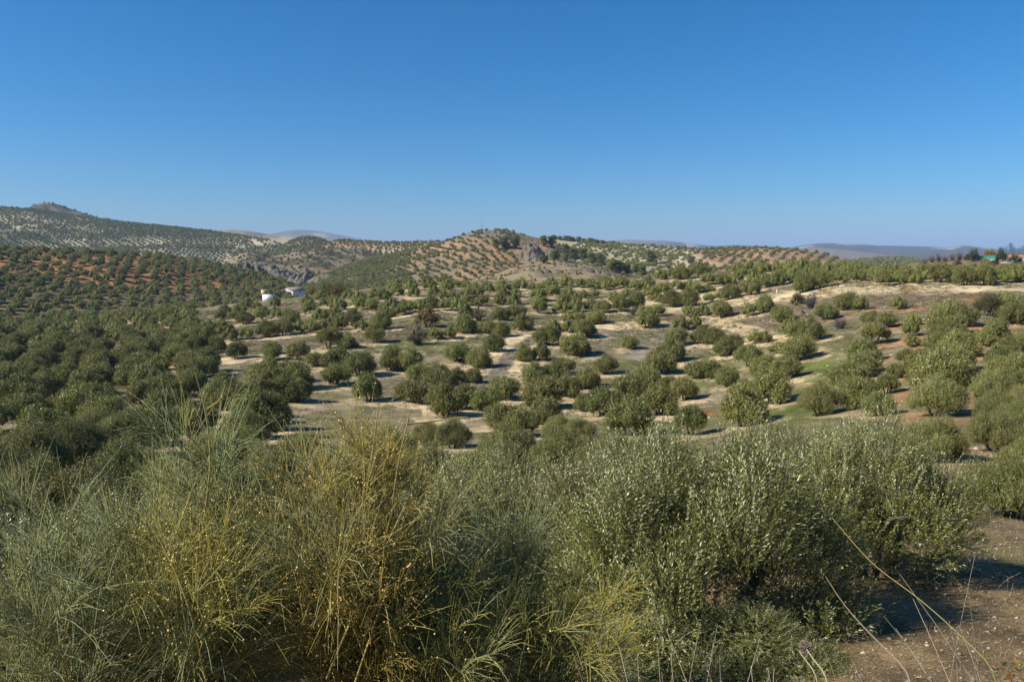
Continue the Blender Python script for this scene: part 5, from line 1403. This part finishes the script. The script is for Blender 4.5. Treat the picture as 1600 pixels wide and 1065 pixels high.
rr_ = np.sqrt(r_.uniform(4.5 ** 2, 20 ** 2, ng_)); aa_ = r_.uniform(math.radians(14), math.radians(39), ng_)
for a, b in zip(aa_, rr_):
    x, y = b * math.sin(a), b * math.cos(a); sz = r_.uniform(.008, .026)
    s.add(ICO1[0] * np.array([1.3, 1, .7]) * sz * (1 + .2 * r_.normal(size=(len(ICO1[0]), 1))) + np.array([x, y, float(ground(x, y)[0]) + sz * .3]), tris=ICO1[1], col=np.array([.46, .40, .31]) * r_.uniform(.5, 1.1))
tag(link('gravel', s.mesh('gravel', [M_STALK])), 'small pale gravel on the bare ground at right', 'gravel', None, 'stuff')
for k, (u, v, w) in enumerate([(1347, 1054, 13), (1366, 1056, 9), (1446, 1046, 9), (1406, 1046, 8), (1463, 1052, 7), (1520, 956, 8), (1562, 945, 9), (1378, 1048, 6), (1465, 900, 6), (1550, 852, 9)]):
    x, y, z, r = hit(u, v, 3); sz = w * r / FPX / 2
    tag(link('stone', ROCKS[k % 6], None, (x, y, z), (0, 0, k * 1.3), (sz, sz * .8, sz * .8)),
        ['largest pale stone at the bottom edge beside the dead twig', 'round pale stone just right of the largest bottom-edge stone', 'pale stone right of the dead twig at the bottom', 'pale stone between the dead twig and its neighbour stone',
         'small pale stone near the bottom under the yellow-green stalk', 'pale stone in the middle of the bare ground', 'pale flat stone by the dry stems at the right edge', 'tiny pale stone above the largest bottom-edge stone',
         'pale stone by the shadow of the right-hand olive', 'pale flat stone far up the bare lane at right'][k], 'stone', 'pale stones on the bare ground')
# bramble in the corner
br = bpy.data.objects.new('bramble', None); COL.objects.link(br); tag(br, 'low bramble with orange and green leaves in the bottom right corner', 'bramble')
s = Soup(); cane_pts = []
for k in range(9):
    c = PX(1590 + r_.uniform(-15, 40), 1055 + r_.uniform(-12, 30), 3.5 + r_.uniform(-.2, .4))
    d = r_.normal(size=3) * .12; d[2] = abs(d[2]) * .3
    Q = stalk(s, rooted([c, c + d * .6 + np.array([0, 0, .05]), c + d]), .003, .0012, (.20, .10, .05), (.24, .15, .06), 9, 4); cane_pts.append(Q[4:])
link('canes', s.mesh('canes', [M_STALK], True), br)['kind'] = 'stuff'
cp_ = np.concatenate(cane_pts); s = Soup(); pi_ = r_.integers(0, len(cp_), 150); p_ = cp_[pi_] + r_.normal(size=(150, 3)) * .03
lc = np.where(r_.random((150, 1)) < .55, np.array([[.26, .12, .03]]), np.array([[.15, .16, .04]])) * r_.uniform(.6, 1.3, (150, 1))
dq = rand_dir(150, r_); dq[:, 2] *= .4; leaves(s, p_, dq, np.array([0, -.3, 1]) + .5 * r_.normal(size=(150, 3)), r_.uniform(.018, .034, 150), r_.uniform(.012, .022, 150), lc, .05)
link('leaves', s.mesh('leaves', [M_SHRUB]), br)['kind'] = 'stuff'

# ------------------------------------------------------------------ haze: the air itself
s = Soup(); ztop = float(Z.max()) + 15
box_mesh(s, (-22600, -22600, float(Z.min()) - 3), (22600, 22600, ztop))
m, nt, out = new_mat('air')
pv = nt.nodes.new('ShaderNodeVolumePrincipled'); pv.inputs['Color'].default_value = (.50, .70, 1.0, 1); pv.inputs['Density'].default_value = HAZE
pv.inputs['Anisotropy'].default_value = 0.0
nt.links.new(pv.outputs[0], out.inputs['Volume'])
hz = link('haze', s.mesh('haze', [m])); tag(hz, 'thin bluish haze over the far hills', 'haze', None, 'stuff')
